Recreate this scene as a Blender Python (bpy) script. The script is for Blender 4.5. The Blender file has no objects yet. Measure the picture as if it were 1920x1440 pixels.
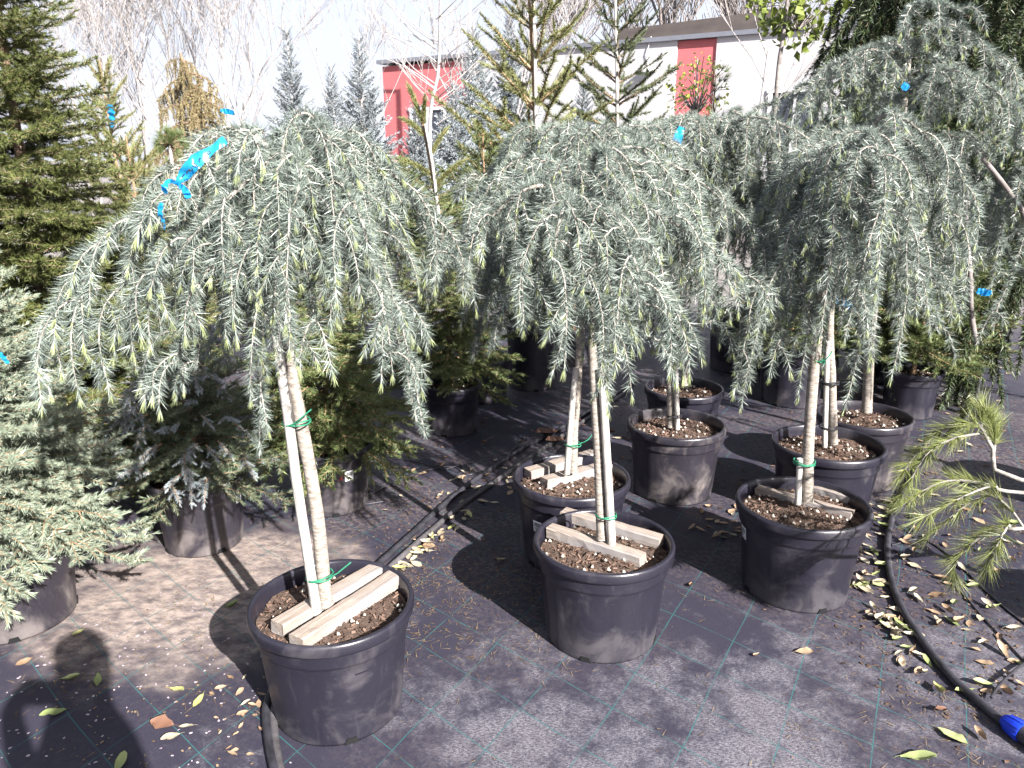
import bpy, math, random
import numpy as np
from mathutils import Vector, Matrix, Euler

random.seed(7)
R = math.radians
scene = bpy.context.scene
COL = scene.collection

# ------------------------------------------------------------------ camera
CAM_H = 1.47
PITCH = R(16.3)
FPX = 1440.0            # focal length in pixels of the 1920 wide photograph
cam_d = bpy.data.cameras.new('camera')
cam_d.sensor_width = 36.0
cam_d.lens = 27.0
cam_d.clip_start = 0.02
cam_d.clip_end = 2000.0
cam = bpy.data.objects.new('camera', cam_d)
cam.location = (0, 0, CAM_H)
cam.rotation_euler = (math.pi / 2 - PITCH, 0, 0)
COL.objects.link(cam)
scene.camera = cam

# ------------------------------------------------------------------ sky, sun, exposure
SUN_EL = R(32.0)
SUN_AZ = math.atan2(0.57, -0.82)       # direction towards the sun, clockwise from +Y
world = bpy.data.worlds.new('World')
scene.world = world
world.use_nodes = True
wn = world.node_tree
wn.nodes.clear()
w_out = wn.nodes.new('ShaderNodeOutputWorld')
w_bg = wn.nodes.new('ShaderNodeBackground')
w_bg.inputs['Strength'].default_value = 0.05
w_sky = wn.nodes.new('ShaderNodeTexSky')
w_sky.sky_type = 'NISHITA'
w_sky.sun_disc = False
w_sky.sun_elevation = SUN_EL
w_sky.sun_rotation = SUN_AZ
w_sky.air_density = 1.0
w_sky.dust_density = 3.0
w_sky.ozone_density = 1.0
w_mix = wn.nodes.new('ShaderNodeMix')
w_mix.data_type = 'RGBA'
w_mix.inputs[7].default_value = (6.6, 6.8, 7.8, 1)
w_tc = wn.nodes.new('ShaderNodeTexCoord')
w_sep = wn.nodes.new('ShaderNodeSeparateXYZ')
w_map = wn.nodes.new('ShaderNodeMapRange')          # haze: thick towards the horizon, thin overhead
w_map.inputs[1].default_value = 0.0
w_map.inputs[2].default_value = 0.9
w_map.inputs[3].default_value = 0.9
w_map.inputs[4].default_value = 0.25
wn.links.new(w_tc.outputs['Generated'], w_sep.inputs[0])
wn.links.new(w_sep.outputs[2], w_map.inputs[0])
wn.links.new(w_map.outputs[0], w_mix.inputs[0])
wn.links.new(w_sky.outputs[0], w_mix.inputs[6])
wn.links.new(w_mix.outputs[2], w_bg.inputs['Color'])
wn.links.new(w_bg.outputs[0], w_out.inputs[0])

sun_d = bpy.data.lights.new('sun', 'SUN')
sun_d.energy = 5.0
sun_d.angle = R(0.5)
sun_d.color = (1.0, 0.955, 0.91)
sun = bpy.data.objects.new('sun', sun_d)
sdir = Vector((math.sin(SUN_AZ) * math.cos(SUN_EL), math.cos(SUN_AZ) * math.cos(SUN_EL), math.sin(SUN_EL)))
sun.rotation_euler = (-sdir).to_track_quat('-Z', 'Y').to_euler()
sun.location = sdir * 20
COL.objects.link(sun)

scene.view_settings.view_transform = 'Standard'
scene.view_settings.look = 'None'
scene.view_settings.gamma = 1.0
scene.view_settings.use_curve_mapping = False
scene.view_settings.exposure = 1.7
scene.render.engine = 'CYCLES'
scene.cycles.max_bounces = 3
scene.cycles.diffuse_bounces = 1
scene.cycles.glossy_bounces = 2
scene.cycles.transmission_bounces = 3
scene.cycles.transparent_max_bounces = 4
scene.cycles.use_denoising = True
scene.cycles.use_light_tree = False
scene.cycles.caustics_reflective = False
scene.cycles.caustics_refractive = False
scene.cycles.use_adaptive_sampling = True
scene.cycles.adaptive_threshold = 0.02

# ------------------------------------------------------------------ photo pixel -> place
SP, CP = math.sin(PITCH), math.cos(PITCH)
def P(px, py, z=0.0):
    """point at height z that the photograph shows at px, py"""
    v = (py - 720.0) / FPX
    d = (CAM_H - z) / (SP + v * CP)
    return Vector(((px - 960.0) / FPX * d, d * (CP - v * SP), z))
def Q(px, py, Y):
    """point at distance Y that the photograph shows at px, py"""
    v = (py - 720.0) / FPX
    d = Y / (CP - v * SP)
    return Vector(((px - 960.0) / FPX * d, Y, CAM_H - d * (SP + v * CP)))

# ------------------------------------------------------------------ materials
MATS = {}
def nodemat(name):
    m = bpy.data.materials.new(name)
    m.use_nodes = True
    nt = m.node_tree
    b = nt.nodes['Principled BSDF']
    MATS[name] = m
    return m, nt, b
def ramp(nt, fac, stops):
    r = nt.nodes.new('ShaderNodeValToRGB')
    el = r.color_ramp.elements
    while len(el) < len(stops):
        el.new(0.5)
    for e, (p, c) in zip(el, stops):
        e.position = p
        e.color = (c[0], c[1], c[2], 1) if len(c) == 3 else c
    nt.links.new(fac, r.inputs[0])
    return r.outputs[0]
def noise(nt, scale, detail=4, rough=0.55, vec=None, dist=0.0):
    n = nt.nodes.new('ShaderNodeTexNoise')
    n.inputs['Scale'].default_value = scale
    n.inputs['Detail'].default_value = detail
    n.inputs['Roughness'].default_value = rough
    n.inputs['Distortion'].default_value = dist
    if vec is not None:
        nt.links.new(vec, n.inputs['Vector'])
    return n.outputs['Fac']
def mixc(nt, fac, a, b, mode='MIX'):
    m = nt.nodes.new('ShaderNodeMix')
    m.data_type = 'RGBA'
    m.blend_type = mode
    for sock, val in ((m.inputs[0], fac), (m.inputs[6], a), (m.inputs[7], b)):
        if isinstance(val, (int, float)):
            sock.default_value = val
        elif isinstance(val, (tuple, list)):
            sock.default_value = (val[0], val[1], val[2], 1)
        else:
            nt.links.new(val, sock)
    return m.outputs[2]
def mth(nt, op, a, b=None, c=None, clamp=False):
    m = nt.nodes.new('ShaderNodeMath')
    m.operation = op
    m.use_clamp = clamp
    for i, val in enumerate((a, b, c)):
        if val is None:
            continue
        if isinstance(val, (int, float)):
            m.inputs[i].default_value = val
        else:
            nt.links.new(val, m.inputs[i])
    return m.outputs[0]
def maprange(nt, x, a, b, c=0.0, d=1.0):
    m = nt.nodes.new('ShaderNodeMapRange')
    m.interpolation_type = 'SMOOTHSTEP'
    for i, val in enumerate((x, a, b, c, d)):
        if isinstance(val, (int, float)):
            m.inputs[i].default_value = val
        else:
            nt.links.new(val, m.inputs[i])
    return m.outputs[0]
def objcoord(nt):
    return nt.nodes.new('ShaderNodeTexCoord').outputs['Object']
def mapping(nt, vec, scale=(1, 1, 1), rot=(0, 0, 0)):
    m = nt.nodes.new('ShaderNodeMapping')
    m.inputs['Scale'].default_value = scale
    m.inputs['Rotation'].default_value = rot
    nt.links.new(vec, m.inputs['Vector'])
    return m.outputs[0]
def bump(nt, b, height, strength=0.3, dist=0.01):
    n = nt.nodes.new('ShaderNodeBump')
    n.inputs['Strength'].default_value = strength
    n.inputs['Distance'].default_value = dist
    nt.links.new(height, n.inputs['Height'])
    nt.links.new(n.outputs[0], b.inputs['Normal'])

def needle_mat(name, ca, cb, rough=0.45, transl=0.18, spec=0.5, cc=None):
    m, nt, b = nodemat(name)
    g = nt.nodes.new('ShaderNodeNewGeometry')
    oi = nt.nodes.new('ShaderNodeObjectInfo')
    stops = [(0.0, ca), (1.0, cb)] if cc is None else [(0.0, ca), (0.9, cb), (0.97, cc)]
    c = ramp(nt, g.outputs['Random Per Island'], stops)
    k = mth(nt, 'MULTIPLY_ADD', oi.outputs['Random'], 0.35, 0.82)
    hs = nt.nodes.new('ShaderNodeHueSaturation')
    nt.links.new(c, hs.inputs['Color'])
    nt.links.new(k, hs.inputs['Value'])
    hs.inputs['Saturation'].default_value = 1.0
    nt.links.new(hs.outputs[0], b.inputs['Base Color'])
    b.inputs['Roughness'].default_value = rough
    b.inputs['Specular IOR Level'].default_value = spec
    t = nt.nodes.new('ShaderNodeBsdfTranslucent')
    nt.links.new(hs.outputs[0], t.inputs['Color'])
    mx = nt.nodes.new('ShaderNodeMixShader')
    mx.inputs[0].default_value = transl
    nt.links.new(b.outputs[0], mx.inputs[1])
    nt.links.new(t.outputs[0], mx.inputs[2])
    nt.links.new(mx.outputs[0], nt.nodes['Material Output'].inputs[0])
    return m

def bark_mat(name, ca, cb, scale=(40, 40, 140), rough=0.85):
    m, nt, b = nodemat(name)
    v = mapping(nt, objcoord(nt), scale)
    n = noise(nt, 1.0, 5, 0.65, v)
    nt.links.new(ramp(nt, n, [(0.34, ca), (0.62, cb)]), b.inputs['Base Color'])
    b.inputs['Roughness'].default_value = rough
    bump(nt, b, n, 0.5, 0.004)
    return m

def plain(name, c, rough=0.6, var=0.25, scale=30.0, spec=0.4, metal=0.0):
    m, nt, b = nodemat(name)
    n = noise(nt, scale, 4, 0.6, objcoord(nt))
    lo = tuple(x * (1 - var) for x in c)
    hi = tuple(min(1, x * (1 + var)) for x in c)
    nt.links.new(ramp(nt, n, [(0.3, lo), (0.7, hi)]), b.inputs['Base Color'])
    b.inputs['Roughness'].default_value = rough
    b.inputs['Specular IOR Level'].default_value = spec
    b.inputs['Metallic'].default_value = metal
    return m

# needles
needle_mat('cedar', (0.065, 0.092, 0.077), (0.36, 0.415, 0.365), 0.36, 0.05, 0.6)
needle_mat('cedar_new', (0.29, 0.345, 0.15), (0.38, 0.43, 0.22), 0.5, 0.2)
needle_mat('fir', (0.06, 0.08, 0.024), (0.17, 0.19, 0.062), 0.42, 0.12)
needle_mat('spruce_grey', (0.19, 0.237, 0.17), (0.39, 0.443, 0.338), 0.45, 0.14)
needle_mat('spruce_dark', (0.075, 0.10, 0.05), (0.17, 0.20, 0.10), 0.45, 0.14)
needle_mat('spruce_blue', (0.30, 0.36, 0.38), (0.46, 0.52, 0.55), 0.55, 0.1)
needle_mat('spruce_green', (0.07, 0.105, 0.036), (0.21, 0.26, 0.10), 0.45, 0.16)
needle_mat('spruce_olive', (0.14, 0.155, 0.06), (0.29, 0.305, 0.13), 0.5, 0.14)
needle_mat('spruce_pale', (0.27, 0.31, 0.33), (0.47, 0.52, 0.55), 0.5, 0.1)
needle_mat('weeping_dark', (0.03, 0.05, 0.022), (0.075, 0.10, 0.04), 0.45, 0.1)
needle_mat('weeping_rust', (0.19, 0.15, 0.075), (0.34, 0.29, 0.15), 0.55, 0.15, cc=(0.32, 0.21, 0.13))
needle_mat('spruce_bush', (0.10, 0.14, 0.08), (0.23, 0.28, 0.18), 0.45, 0.14)
needle_mat('pine', (0.12, 0.15, 0.042), (0.27, 0.295, 0.105), 0.42, 0.2)
needle_mat('maple_leaf', (0.08, 0.12, 0.02), (0.22, 0.27, 0.05), 0.45, 0.3)
needle_mat('birch_leaf', (0.24, 0.30, 0.05), (0.42, 0.44, 0.10), 0.45, 0.3)
needle_mat('blossom', (0.55, 0.55, 0.55), (0.75, 0.74, 0.75), 0.6, 0.2)
# wood
bark_mat('cedar_trunk', (0.15, 0.125, 0.105), (0.39, 0.35, 0.305), (45, 45, 190), 0.8)
bark_mat('cedar_twig', (0.24, 0.21, 0.18), (0.42, 0.39, 0.35), (60, 60, 60))
bark_mat('conifer_bark', (0.13, 0.085, 0.055), (0.30, 0.21, 0.14), (50, 50, 90))
bark_mat('orange_twig', (0.20, 0.12, 0.065), (0.36, 0.24, 0.145), (50, 50, 90))
bark_mat('pale_twig', (0.27, 0.245, 0.24), (0.42, 0.395, 0.385), (10, 10, 30))
bark_mat('grey_twig', (0.14, 0.12, 0.11), (0.27, 0.24, 0.23), (10, 10, 30))
bark_mat('pine_bark', (0.17, 0.155, 0.135), (0.33, 0.31, 0.285), (60, 60, 60))
bark_mat('cane', (0.30, 0.28, 0.26), (0.55, 0.52, 0.48), (110, 110, 14), 0.7)
# battens: weathered softwood with long grain
m, nt, b = nodemat('batten_wood')
oc = objcoord(nt)
g1 = noise(nt, 1.0, 6, 0.7, mapping(nt, oc, (5, 190, 190)))
g2 = noise(nt, 1.0, 3, 0.5, mapping(nt, oc, (3, 14, 14)))
c1 = ramp(nt, g1, [(0.30, (0.12, 0.09, 0.07)), (0.5, (0.30, 0.245, 0.205)), (0.72, (0.42, 0.375, 0.34))])
c2 = mixc(nt, maprange(nt, g2, 0.4, 0.7), c1, (0.27, 0.255, 0.255))
nt.links.new(c2, b.inputs['Base Color'])
b.inputs['Roughness'].default_value = 0.85
bump(nt, b, g1, 0.6, 0.002)
# black plastic of the pots
def pot_mat(name, base, dust, amount):
    m, nt, b = nodemat(name)
    oc = objcoord(nt)
    sx = nt.nodes.new('ShaderNodeSeparateXYZ')
    nt.links.new(oc, sx.inputs[0])
    oi = nt.nodes.new('ShaderNodeObjectInfo')
    off = nt.nodes.new('ShaderNodeVectorMath')
    off.operation = 'ADD'
    cx = nt.nodes.new('ShaderNodeCombineXYZ')
    for i in range(3):
        nt.links.new(mth(nt, 'MULTIPLY', oi.outputs['Random'], 31.0 + i * 7), cx.inputs[i])
    nt.links.new(oc, off.inputs[0])
    nt.links.new(cx.outputs[0], off.inputs[1])
    ov = off.outputs[0]
    big = noise(nt, 7.0, 5, 0.62, ov, 0.6)
    fine = noise(nt, 220.0, 2, 0.7, ov)
    stre = noise(nt, 1.0, 4, 0.6, mapping(nt, ov, (26, 26, 5)))
    low = maprange(nt, sx.outputs[2], 0.17, 0.0)                     # splashed soil on the lower wall
    d1 = maprange(nt, mth(nt, 'ADD', big, mth(nt, 'MULTIPLY', low, 0.16)), 0.50, 0.78)
    d2 = maprange(nt, fine, 0.60, 0.72)
    d3 = maprange(nt, stre, 0.56, 0.74)
    f = mth(nt, 'MULTIPLY', mth(nt, 'ADD', mth(nt, 'MULTIPLY', d1, 0.75), mth(nt, 'ADD', mth(nt, 'MULTIPLY', d2, 0.22), mth(nt, 'MULTIPLY', d3, 0.22))), amount, clamp=True)
    nt.links.new(mixc(nt, f, base, dust), b.inputs['Base Color'])
    nt.links.new(mth(nt, 'MULTIPLY_ADD', f, 0.45, 0.33), b.inputs['Roughness'])
    b.inputs['Specular IOR Level'].default_value = 0.5
    bump(nt, b, noise(nt, 60.0, 3, 0.6, ov), 0.10, 0.004)
    return m
pot_mat('pot_plastic', (0.0165, 0.0153, 0.0245), (0.135, 0.124, 0.132), 0.50)
pot_mat('pot_dusty', (0.022, 0.020, 0.028), (0.17, 0.148, 0.142), 0.9)
# soil and litter
m, nt, b = nodemat('soil')
n = noise(nt, 75.0, 6, 0.7, objcoord(nt))
n2 = noise(nt, 9.0, 3, 0.5, objcoord(nt))
nt.links.new(mixc(nt, n2, ramp(nt, n, [(0.3, (0.03, 0.02, 0.015)), (0.55, (0.125, 0.08, 0.06)), (0.75, (0.29, 0.215, 0.17))]), (0.09, 0.06, 0.045)), b.inputs['Base Color'])
b.inputs['Roughness'].default_value = 0.95
bump(nt, b, n, 1.0, 0.01)
needle_mat('bark_chip', (0.045, 0.028, 0.022), (0.19, 0.125, 0.095), 0.85, 0.0, 0.2)
plain('perlite', (0.46, 0.42, 0.37), 0.9, 0.2, 90)
needle_mat('dry_needle', (0.11, 0.07, 0.04), (0.34, 0.25, 0.15), 0.8, 0.0, 0.3)
needle_mat('petal', (0.34, 0.28, 0.33), (0.48, 0.43, 0.45), 0.7, 0.15, 0.3)
def leaf_mat(name, ca, cb):
    m, nt, b = nodemat(name)
    oi = nt.nodes.new('ShaderNodeObjectInfo')
    c = ramp(nt, oi.outputs['Random'], [(0.0, ca), (1.0, cb)])
    n = noise(nt, 45.0, 4, 0.6, objcoord(nt))
    nt.links.new(mixc(nt, maprange(nt, n, 0.5, 0.75, 0.0, 0.55), c, (0.20, 0.12, 0.06)), b.inputs['Base Color'])
    b.inputs['Roughness'].default_value = 0.6
leaf_mat('leaf_cream', (0.33, 0.28, 0.20), (0.48, 0.43, 0.32))
leaf_mat('leaf_tan', (0.22, 0.145, 0.09), (0.38, 0.28, 0.19))
leaf_mat('leaf_green', (0.20, 0.25, 0.09), (0.34, 0.38, 0.17))
leaf_mat('leaf_yellow', (0.36, 0.36, 0.12), (0.46, 0.46, 0.20))
leaf_mat('leaf_russet', (0.10, 0.05, 0.033), (0.17, 0.085, 0.055))
# hoses, ties, ribbon, labels
plain('hose_black', (0.035, 0.034, 0.042), 0.42, 0.5, 25)
plain('hose_grey', (0.075, 0.07, 0.075), 0.55, 0.45, 25)
plain('blue_plastic', (0.012, 0.045, 0.55), 0.32, 0.1, 25)
plain('green_tie', (0.03, 0.20, 0.115), 0.4, 0.2, 60)
plain('black_tie', (0.02, 0.02, 0.024), 0.5, 0.2, 60)
plain('paper', (0.74, 0.74, 0.76), 0.6, 0.05, 60)
plain('ink', (0.02, 0.02, 0.025), 0.6, 0.1, 60)
plain('red_ink', (0.5, 0.03, 0.02), 0.6, 0.1, 60)
plain('hole_dark', (0.006, 0.006, 0.007), 0.9, 0.1, 60)
m, nt, b = nodemat('ribbon_blue')
b.inputs['Base Color'].default_value = (0.02, 0.30, 0.66, 1)
b.inputs['Roughness'].default_value = 0.3
t = nt.nodes.new('ShaderNodeBsdfTranslucent')
t.inputs['Color'].default_value = (0.03, 0.45, 0.85, 1)
mx = nt.nodes.new('ShaderNodeMixShader')
mx.inputs[0].default_value = 0.35
nt.links.new(b.outputs[0], mx.inputs[1])
nt.links.new(t.outputs[0], mx.inputs[2])
nt.links.new(mx.outputs[0], nt.nodes['Material Output'].inputs[0])
# building
plain('render_white', (0.44, 0.435, 0.455), 0.9, 0.05, 3)
plain('render_red', (0.45, 0.125, 0.135), 0.85, 0.06, 3)
plain('coping_metal', (0.16, 0.17, 0.20), 0.5, 0.1, 10)
plain('window_frame', (0.70, 0.70, 0.72), 0.5, 0.05, 10)
m, nt, b = nodemat('window_glass')
b.inputs['Base Color'].default_value = (0.035, 0.04, 0.055, 1)
b.inputs['Roughness'].default_value = 0.08
plain('roof_brown', (0.045, 0.036, 0.033), 0.9, 0.3, 1.2)
plain('barn_wall', (0.40, 0.36, 0.33), 0.9, 0.15, 2)
plain('pole_white', (0.70, 0.69, 0.68), 0.5, 0.08, 4)
plain('pole_grey', (0.34, 0.28, 0.27), 0.6, 0.2, 4)
plain('jacket', (0.05, 0.06, 0.09), 0.8, 0.2, 20)
plain('skin', (0.50, 0.32, 0.24), 0.5, 0.08, 20)
plain('phone_black', (0.015, 0.015, 0.017), 0.25, 0.1, 20)

# woven ground cover: one sheet to the horizon
m, nt, b = nodemat('ground_cover')
gp = nt.nodes.new('ShaderNodeNewGeometry').outputs['Position']
sx = nt.nodes.new('ShaderNodeSeparateXYZ')
nt.links.new(gp, sx.inputs[0])
gx, gy = sx.outputs[0], sx.outputs[1]
warp = mth(nt, 'MULTIPLY', mth(nt, 'SUBTRACT', noise(nt, 1.1, 2, 0.4, gp), 0.5), 0.06)
def lin(a, bb):
    return mth(nt, 'ADD', mth(nt, 'ADD', mth(nt, 'MULTIPLY', gx, a), mth(nt, 'MULTIPLY', gy, bb)), warp)
def lines(coord, period, width):
    fr = mth(nt, 'FRACT', mth(nt, 'DIVIDE', mth(nt, 'ADD', coord, 50.0), period))
    dd = mth(nt, 'ABSOLUTE', mth(nt, 'SUBTRACT', fr, 0.5))
    return maprange(nt, dd, 0.5 * width / period + 0.0035, 0.5 * width / period)
a1, a2 = R(29.8), R(-47.4)
u1 = lin(math.cos(a1), -math.sin(a1))        # constant along the threads that run away to the right
u2 = lin(math.cos(a2), -math.sin(a2))
l1 = lines(u1, 0.215, 0.0022)
l2 = lines(u2, 0.172, 0.0022)
grid = mth(nt, 'MAXIMUM', l1, l2)
thin = noise(nt, 9.0, 6, 0.7, gp)
grid = mth(nt, 'MULTIPLY', grid, maprange(nt, thin, 0.34, 0.56, 0.3, 1.0))
weave = noise(nt, 1.0, 2, 0.5, mapping(nt, gp, (210, 520, 1), (0, 0, a1)))
fine = noise(nt, 300.0, 3, 0.7, gp)
base = mixc(nt, weave, (0.013, 0.012, 0.022), (0.050, 0.046, 0.070))
# pale mineral bloom, strongest in front and towards the right
big = noise(nt, 2.2, 5, 0.6, gp, 0.4)
mid = noise(nt, 13.0, 8, 0.78, gp, 0.2)
speck = noise(nt, 1.0, 6, 0.8, mapping(nt, gp, (95, 210, 1), (0, 0, a1)))
front = mth(nt, 'MULTIPLY', maprange(nt, gy, 2.5, 1.6), maprange(nt, gx, -0.6, 0.1))
bl = mth(nt, 'ADD', mth(nt, 'ADD', mth(nt, 'MULTIPLY', big, 0.55), mth(nt, 'MULTIPLY', mid, 0.5)), mth(nt, 'MULTIPLY', front, 0.16))
bl = mth(nt, 'MULTIPLY', maprange(nt, bl, 0.56, 0.74), maprange(nt, mth(nt, 'ADD', mth(nt, 'MULTIPLY', speck, 0.7), mth(nt, 'MULTIPLY', fine, 0.3)), 0.40, 0.62, 0.0, 1.0))
c = mixc(nt, mth(nt, 'MULTIPLY', bl, 0.85), base, (0.275, 0.265, 0.295))
# washed-out sand around the pots on the left, and brown litter dust further back
dx = mth(nt, 'DIVIDE', mth(nt, 'SUBTRACT', gx, -1.10), 0.62)
dy = mth(nt, 'DIVIDE', mth(nt, 'SUBTRACT', gy, 2.42), 0.55)
rr = mth(nt, 'ADD', mth(nt, 'POWER', mth(nt, 'ABSOLUTE', dx), 2.0), mth(nt, 'POWER', mth(nt, 'ABSOLUTE', dy), 2.0))
sand = maprange(nt, mth(nt, 'ADD', rr, mth(nt, 'MULTIPLY', mth(nt, 'SUBTRACT', noise(nt, 6.0, 5, 0.65, gp), 0.5), 2.2)), 1.15, 0.15)
sand = mth(nt, 'MULTIPLY', sand, maprange(nt, noise(nt, 16.0, 8, 0.74, mapping(nt, gp, (1, 1.7, 1), (0, 0, 0.5))), 0.34, 0.66, 0.2, 1.0))
c = mixc(nt, mth(nt, 'MULTIPLY', sand, 0.9), c, (0.42, 0.345, 0.30))
dust = mth(nt, 'MULTIPLY', maprange(nt, noise(nt, 1.3, 5, 0.65, gp, 0.5), 0.40, 0.60), maprange(nt, noise(nt, 48.0, 5, 0.75, gp), 0.42, 0.62))
dust = mth(nt, 'MULTIPLY', dust, maprange(nt, gy, 1.9, 3.2, 0.25, 1.0))
c = mixc(nt, mth(nt, 'MULTIPLY', dust, 0.42), c, (0.25, 0.20, 0.175))
c = mixc(nt, mth(nt, 'MULTIPLY', grid, 0.85), c, (0.03, 0.125, 0.13))
far = maprange(nt, gy, 6.0, 9.5)
fc = ramp(nt, noise(nt, 5.0, 6, 0.7, gp), [(0.35, (0.16, 0.145, 0.14)), (0.65, (0.34, 0.31, 0.29))])
c = mixc(nt, far, c, fc)
nt.links.new(c, b.inputs['Base Color'])
b.inputs['Roughness'].default_value = 0.62
b.inputs['Specular IOR Level'].default_value = 0.35
bump(nt, b, mth(nt, 'ADD', mth(nt, 'MULTIPLY', weave, 0.6), mth(nt, 'MULTIPLY', mid, 1.2)), 0.35, 0.004)

# ------------------------------------------------------------------ mesh helpers
def norm(a):
    a = np.asarray(a, float)
    n = np.linalg.norm(a, axis=-1, keepdims=True)
    n[n == 0] = 1
    return a / n
class MB:
    """collects triangles; build() links them as ONE mesh"""
    def __init__(s, seed=0):
        s.v, s.f, s.m, s.sm, s.n = [], [], [], [], 0
        s.rng = np.random.default_rng(seed)
    def add(s, v, f, mat=0, smooth=False):
        v = np.asarray(v, float).reshape(-1, 3)
        f = np.asarray(f, int).reshape(-1, 3)
        s.v.append(v)
        s.f.append(f + s.n)
        s.m.append(np.full(len(f), mat))
        s.sm.append(np.full(len(f), smooth))
        s.n += len(v)
    def quads(s, v, q, mat=0, smooth=False):
        q = np.asarray(q, int).reshape(-1, 4)
        s.add(v, np.concatenate([q[:, [0, 1, 2]], q[:, [0, 2, 3]]]), mat, smooth)
    def box(s, lo, hi, mat=0, mtx=None):
        x0, y0, z0 = lo
        x1, y1, z1 = hi
        v = np.array([(x0, y0, z0), (x1, y0, z0), (x1, y1, z0), (x0, y1, z0), (x0, y0, z1), (x1, y0, z1), (x1, y1, z1), (x0, y1, z1)], float)
        if mtx is not None:
            v = np.array([tuple(mtx @ Vector(p)) for p in v])
        s.quads(v, [(3, 2, 1, 0), (4, 5, 6, 7), (0, 1, 5, 4), (1, 2, 6, 5), (2, 3, 7, 6), (3, 0, 4, 7)], mat)
    def tube(s, pts, rad, sides=5, mat=0, cap=True):
        pts = np.asarray([tuple(p) for p in pts], float)
        k = len(pts)
        rad = np.full(k, rad) if np.isscalar(rad) else np.asarray(rad, float)
        T = norm(np.gradient(pts, axis=0))
        ref = np.array([0, 0, 1.0]) if abs(T[0, 2]) < 0.9 else np.array([1.0, 0, 0])
        N = norm(np.cross(T[0], ref))
        out = []
        for i in range(k):
            N = norm(N - T[i] * np.dot(N, T[i]))
            B = np.cross(T[i], N)
            a = np.arange(sides) * 2 * np.pi / sides
            out.append(pts[i] + rad[i] * (np.cos(a)[:, None] * N + np.sin(a)[:, None] * B))
        v = np.concatenate(out)
        i = np.arange(k - 1)[:, None] * sides
        j = np.arange(sides)[None, :]
        j2 = (j + 1) % sides
        q = np.stack([(i + j), (i + j2), (i + sides + j2), (i + sides + j)], -1).reshape(-1, 4)
        s.quads(v, q, mat, True)
        if cap:
            for e, o in ((0, 1), (k - 1, -1)):
                cidx = len(v)
                ring = out[e]
                vv = np.concatenate([ring, pts[e][None]])
                tri = [((a_ if o < 0 else (a_ + 1) % sides), ((a_ + 1) % sides if o < 0 else a_), sides) for a_ in range(sides)]
                s.add(vv, tri, mat)
    def blades(s, base, d, ln, w, mat):
        """needles: one slim triangle each"""
        n = len(base)
        if n == 0:
            return
        d = norm(d)
        r = norm(s.rng.normal(size=(n, 3)))
        side = norm(np.cross(d, r)) * (np.asarray(w).reshape(-1, 1) * 0.5)
        ln = np.asarray(ln).reshape(-1, 1)
        v = np.stack([base - side, base + side, base + d * ln], 1).reshape(-1, 3)
        s.add(v, np.arange(3 * n).reshape(-1, 3), mat)
    def shoot(s, pts, r0, r1, dens, nlen, width, ang=(45, 75), mat=1, wood=0, sides=3, flat=1.0, start=0.0, tip=0.75, tipcone=True):
        """a twig with needles all round it"""
        pts = np.asarray([tuple(p) for p in pts], float)
        seg = np.linalg.norm(np.diff(pts, axis=0), axis=1)
        cum = np.concatenate([[0], np.cumsum(seg)])
        L = cum[-1]
        s.tube(pts, np.linspace(r0, r1, len(pts)), sides, wood, False)
        n = max(3, int(L * (1 - start) * dens))
        t = (start + (1 - start) * s.rng.random(n)) * L
        base = np.stack([np.interp(t, cum, pts[:, k]) for k in range(3)], 1)
        T0 = norm(np.gradient(pts, axis=0))
        T = norm(np.stack([np.interp(t, cum, T0[:, k]) for k in range(3)], 1))
        up = np.tile(np.array([0, 0, 1.0]), (n, 1))
        up[np.abs(T[:, 2]) > 0.85] = (1.0, 0, 0)
        N = norm(np.cross(T, up))
        B = np.cross(N, T)
        psi = s.rng.random(n) * 2 * np.pi
        al = np.radians(s.rng.uniform(ang[0], ang[1], n))
        if tipcone:
            al *= np.clip((L - t) / 0.03, 0.35, 1.0)
        rad = norm(np.cos(psi)[:, None] * N + (np.sin(psi) * flat)[:, None] * B)
        d = np.cos(al)[:, None] * T + np.sin(al)[:, None] * rad
        ln = nlen * s.rng.uniform(0.75, 1.15, n) * np.where(t > 0.88 * L, tip, 1.0)
        s.blades(base, d, ln, np.full(n, width), mat)
        return pts
    def tuft(s, p, d, n, nlen, width, spread, mat):
        d = norm(np.asarray(tuple(d), float))
        dd = norm(d[None] + s.rng.normal(size=(n, 3)) * spread)
        s.blades(np.tile(np.asarray(tuple(p), float), (n, 1)), dd, nlen * s.rng.uniform(0.75, 1.1, n), np.full(n, width), mat)
    def mesh(s, name, mats):
        me = bpy.data.meshes.new(name)
        v = np.concatenate(s.v).astype(np.float32)
        f = np.concatenate(s.f).astype(np.int32)
        me.vertices.add(len(v))
        me.vertices.foreach_set('co', v.ravel())
        me.loops.add(f.size)
        me.loops.foreach_set('vertex_index', f.ravel())
        me.polygons.add(len(f))
        me.polygons.foreach_set('loop_start', np.arange(0, f.size, 3, dtype=np.int32))
        me.polygons.foreach_set('material_index', np.concatenate(s.m).astype(np.int32))
        me.polygons.foreach_set('use_smooth', np.concatenate(s.sm))
        for k in mats:
            me.materials.append(MATS[k])
        me.update(calc_edges=True)
        return me
    def build(s, name, mats, parent=None, loc=None):
        return link(name, s.mesh(name, mats), parent, loc)
def link(name, me, parent=None, loc=None, rot=None, scale=None):
    o = bpy.data.objects.new(name, me)
    COL.objects.link(o)
    if parent is not None:
        o.parent = parent
    if loc is not None:
        o.location = loc
    if rot is not None:
        o.rotation_euler = rot
    if scale is not None:
        o.scale = (scale,) * 3 if np.isscalar(scale) else scale
    return o
def tag(o, label, cat, group=None):
    o['label'] = label
    o['category'] = cat
    if group:
        o['group'] = group
    return o
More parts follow.
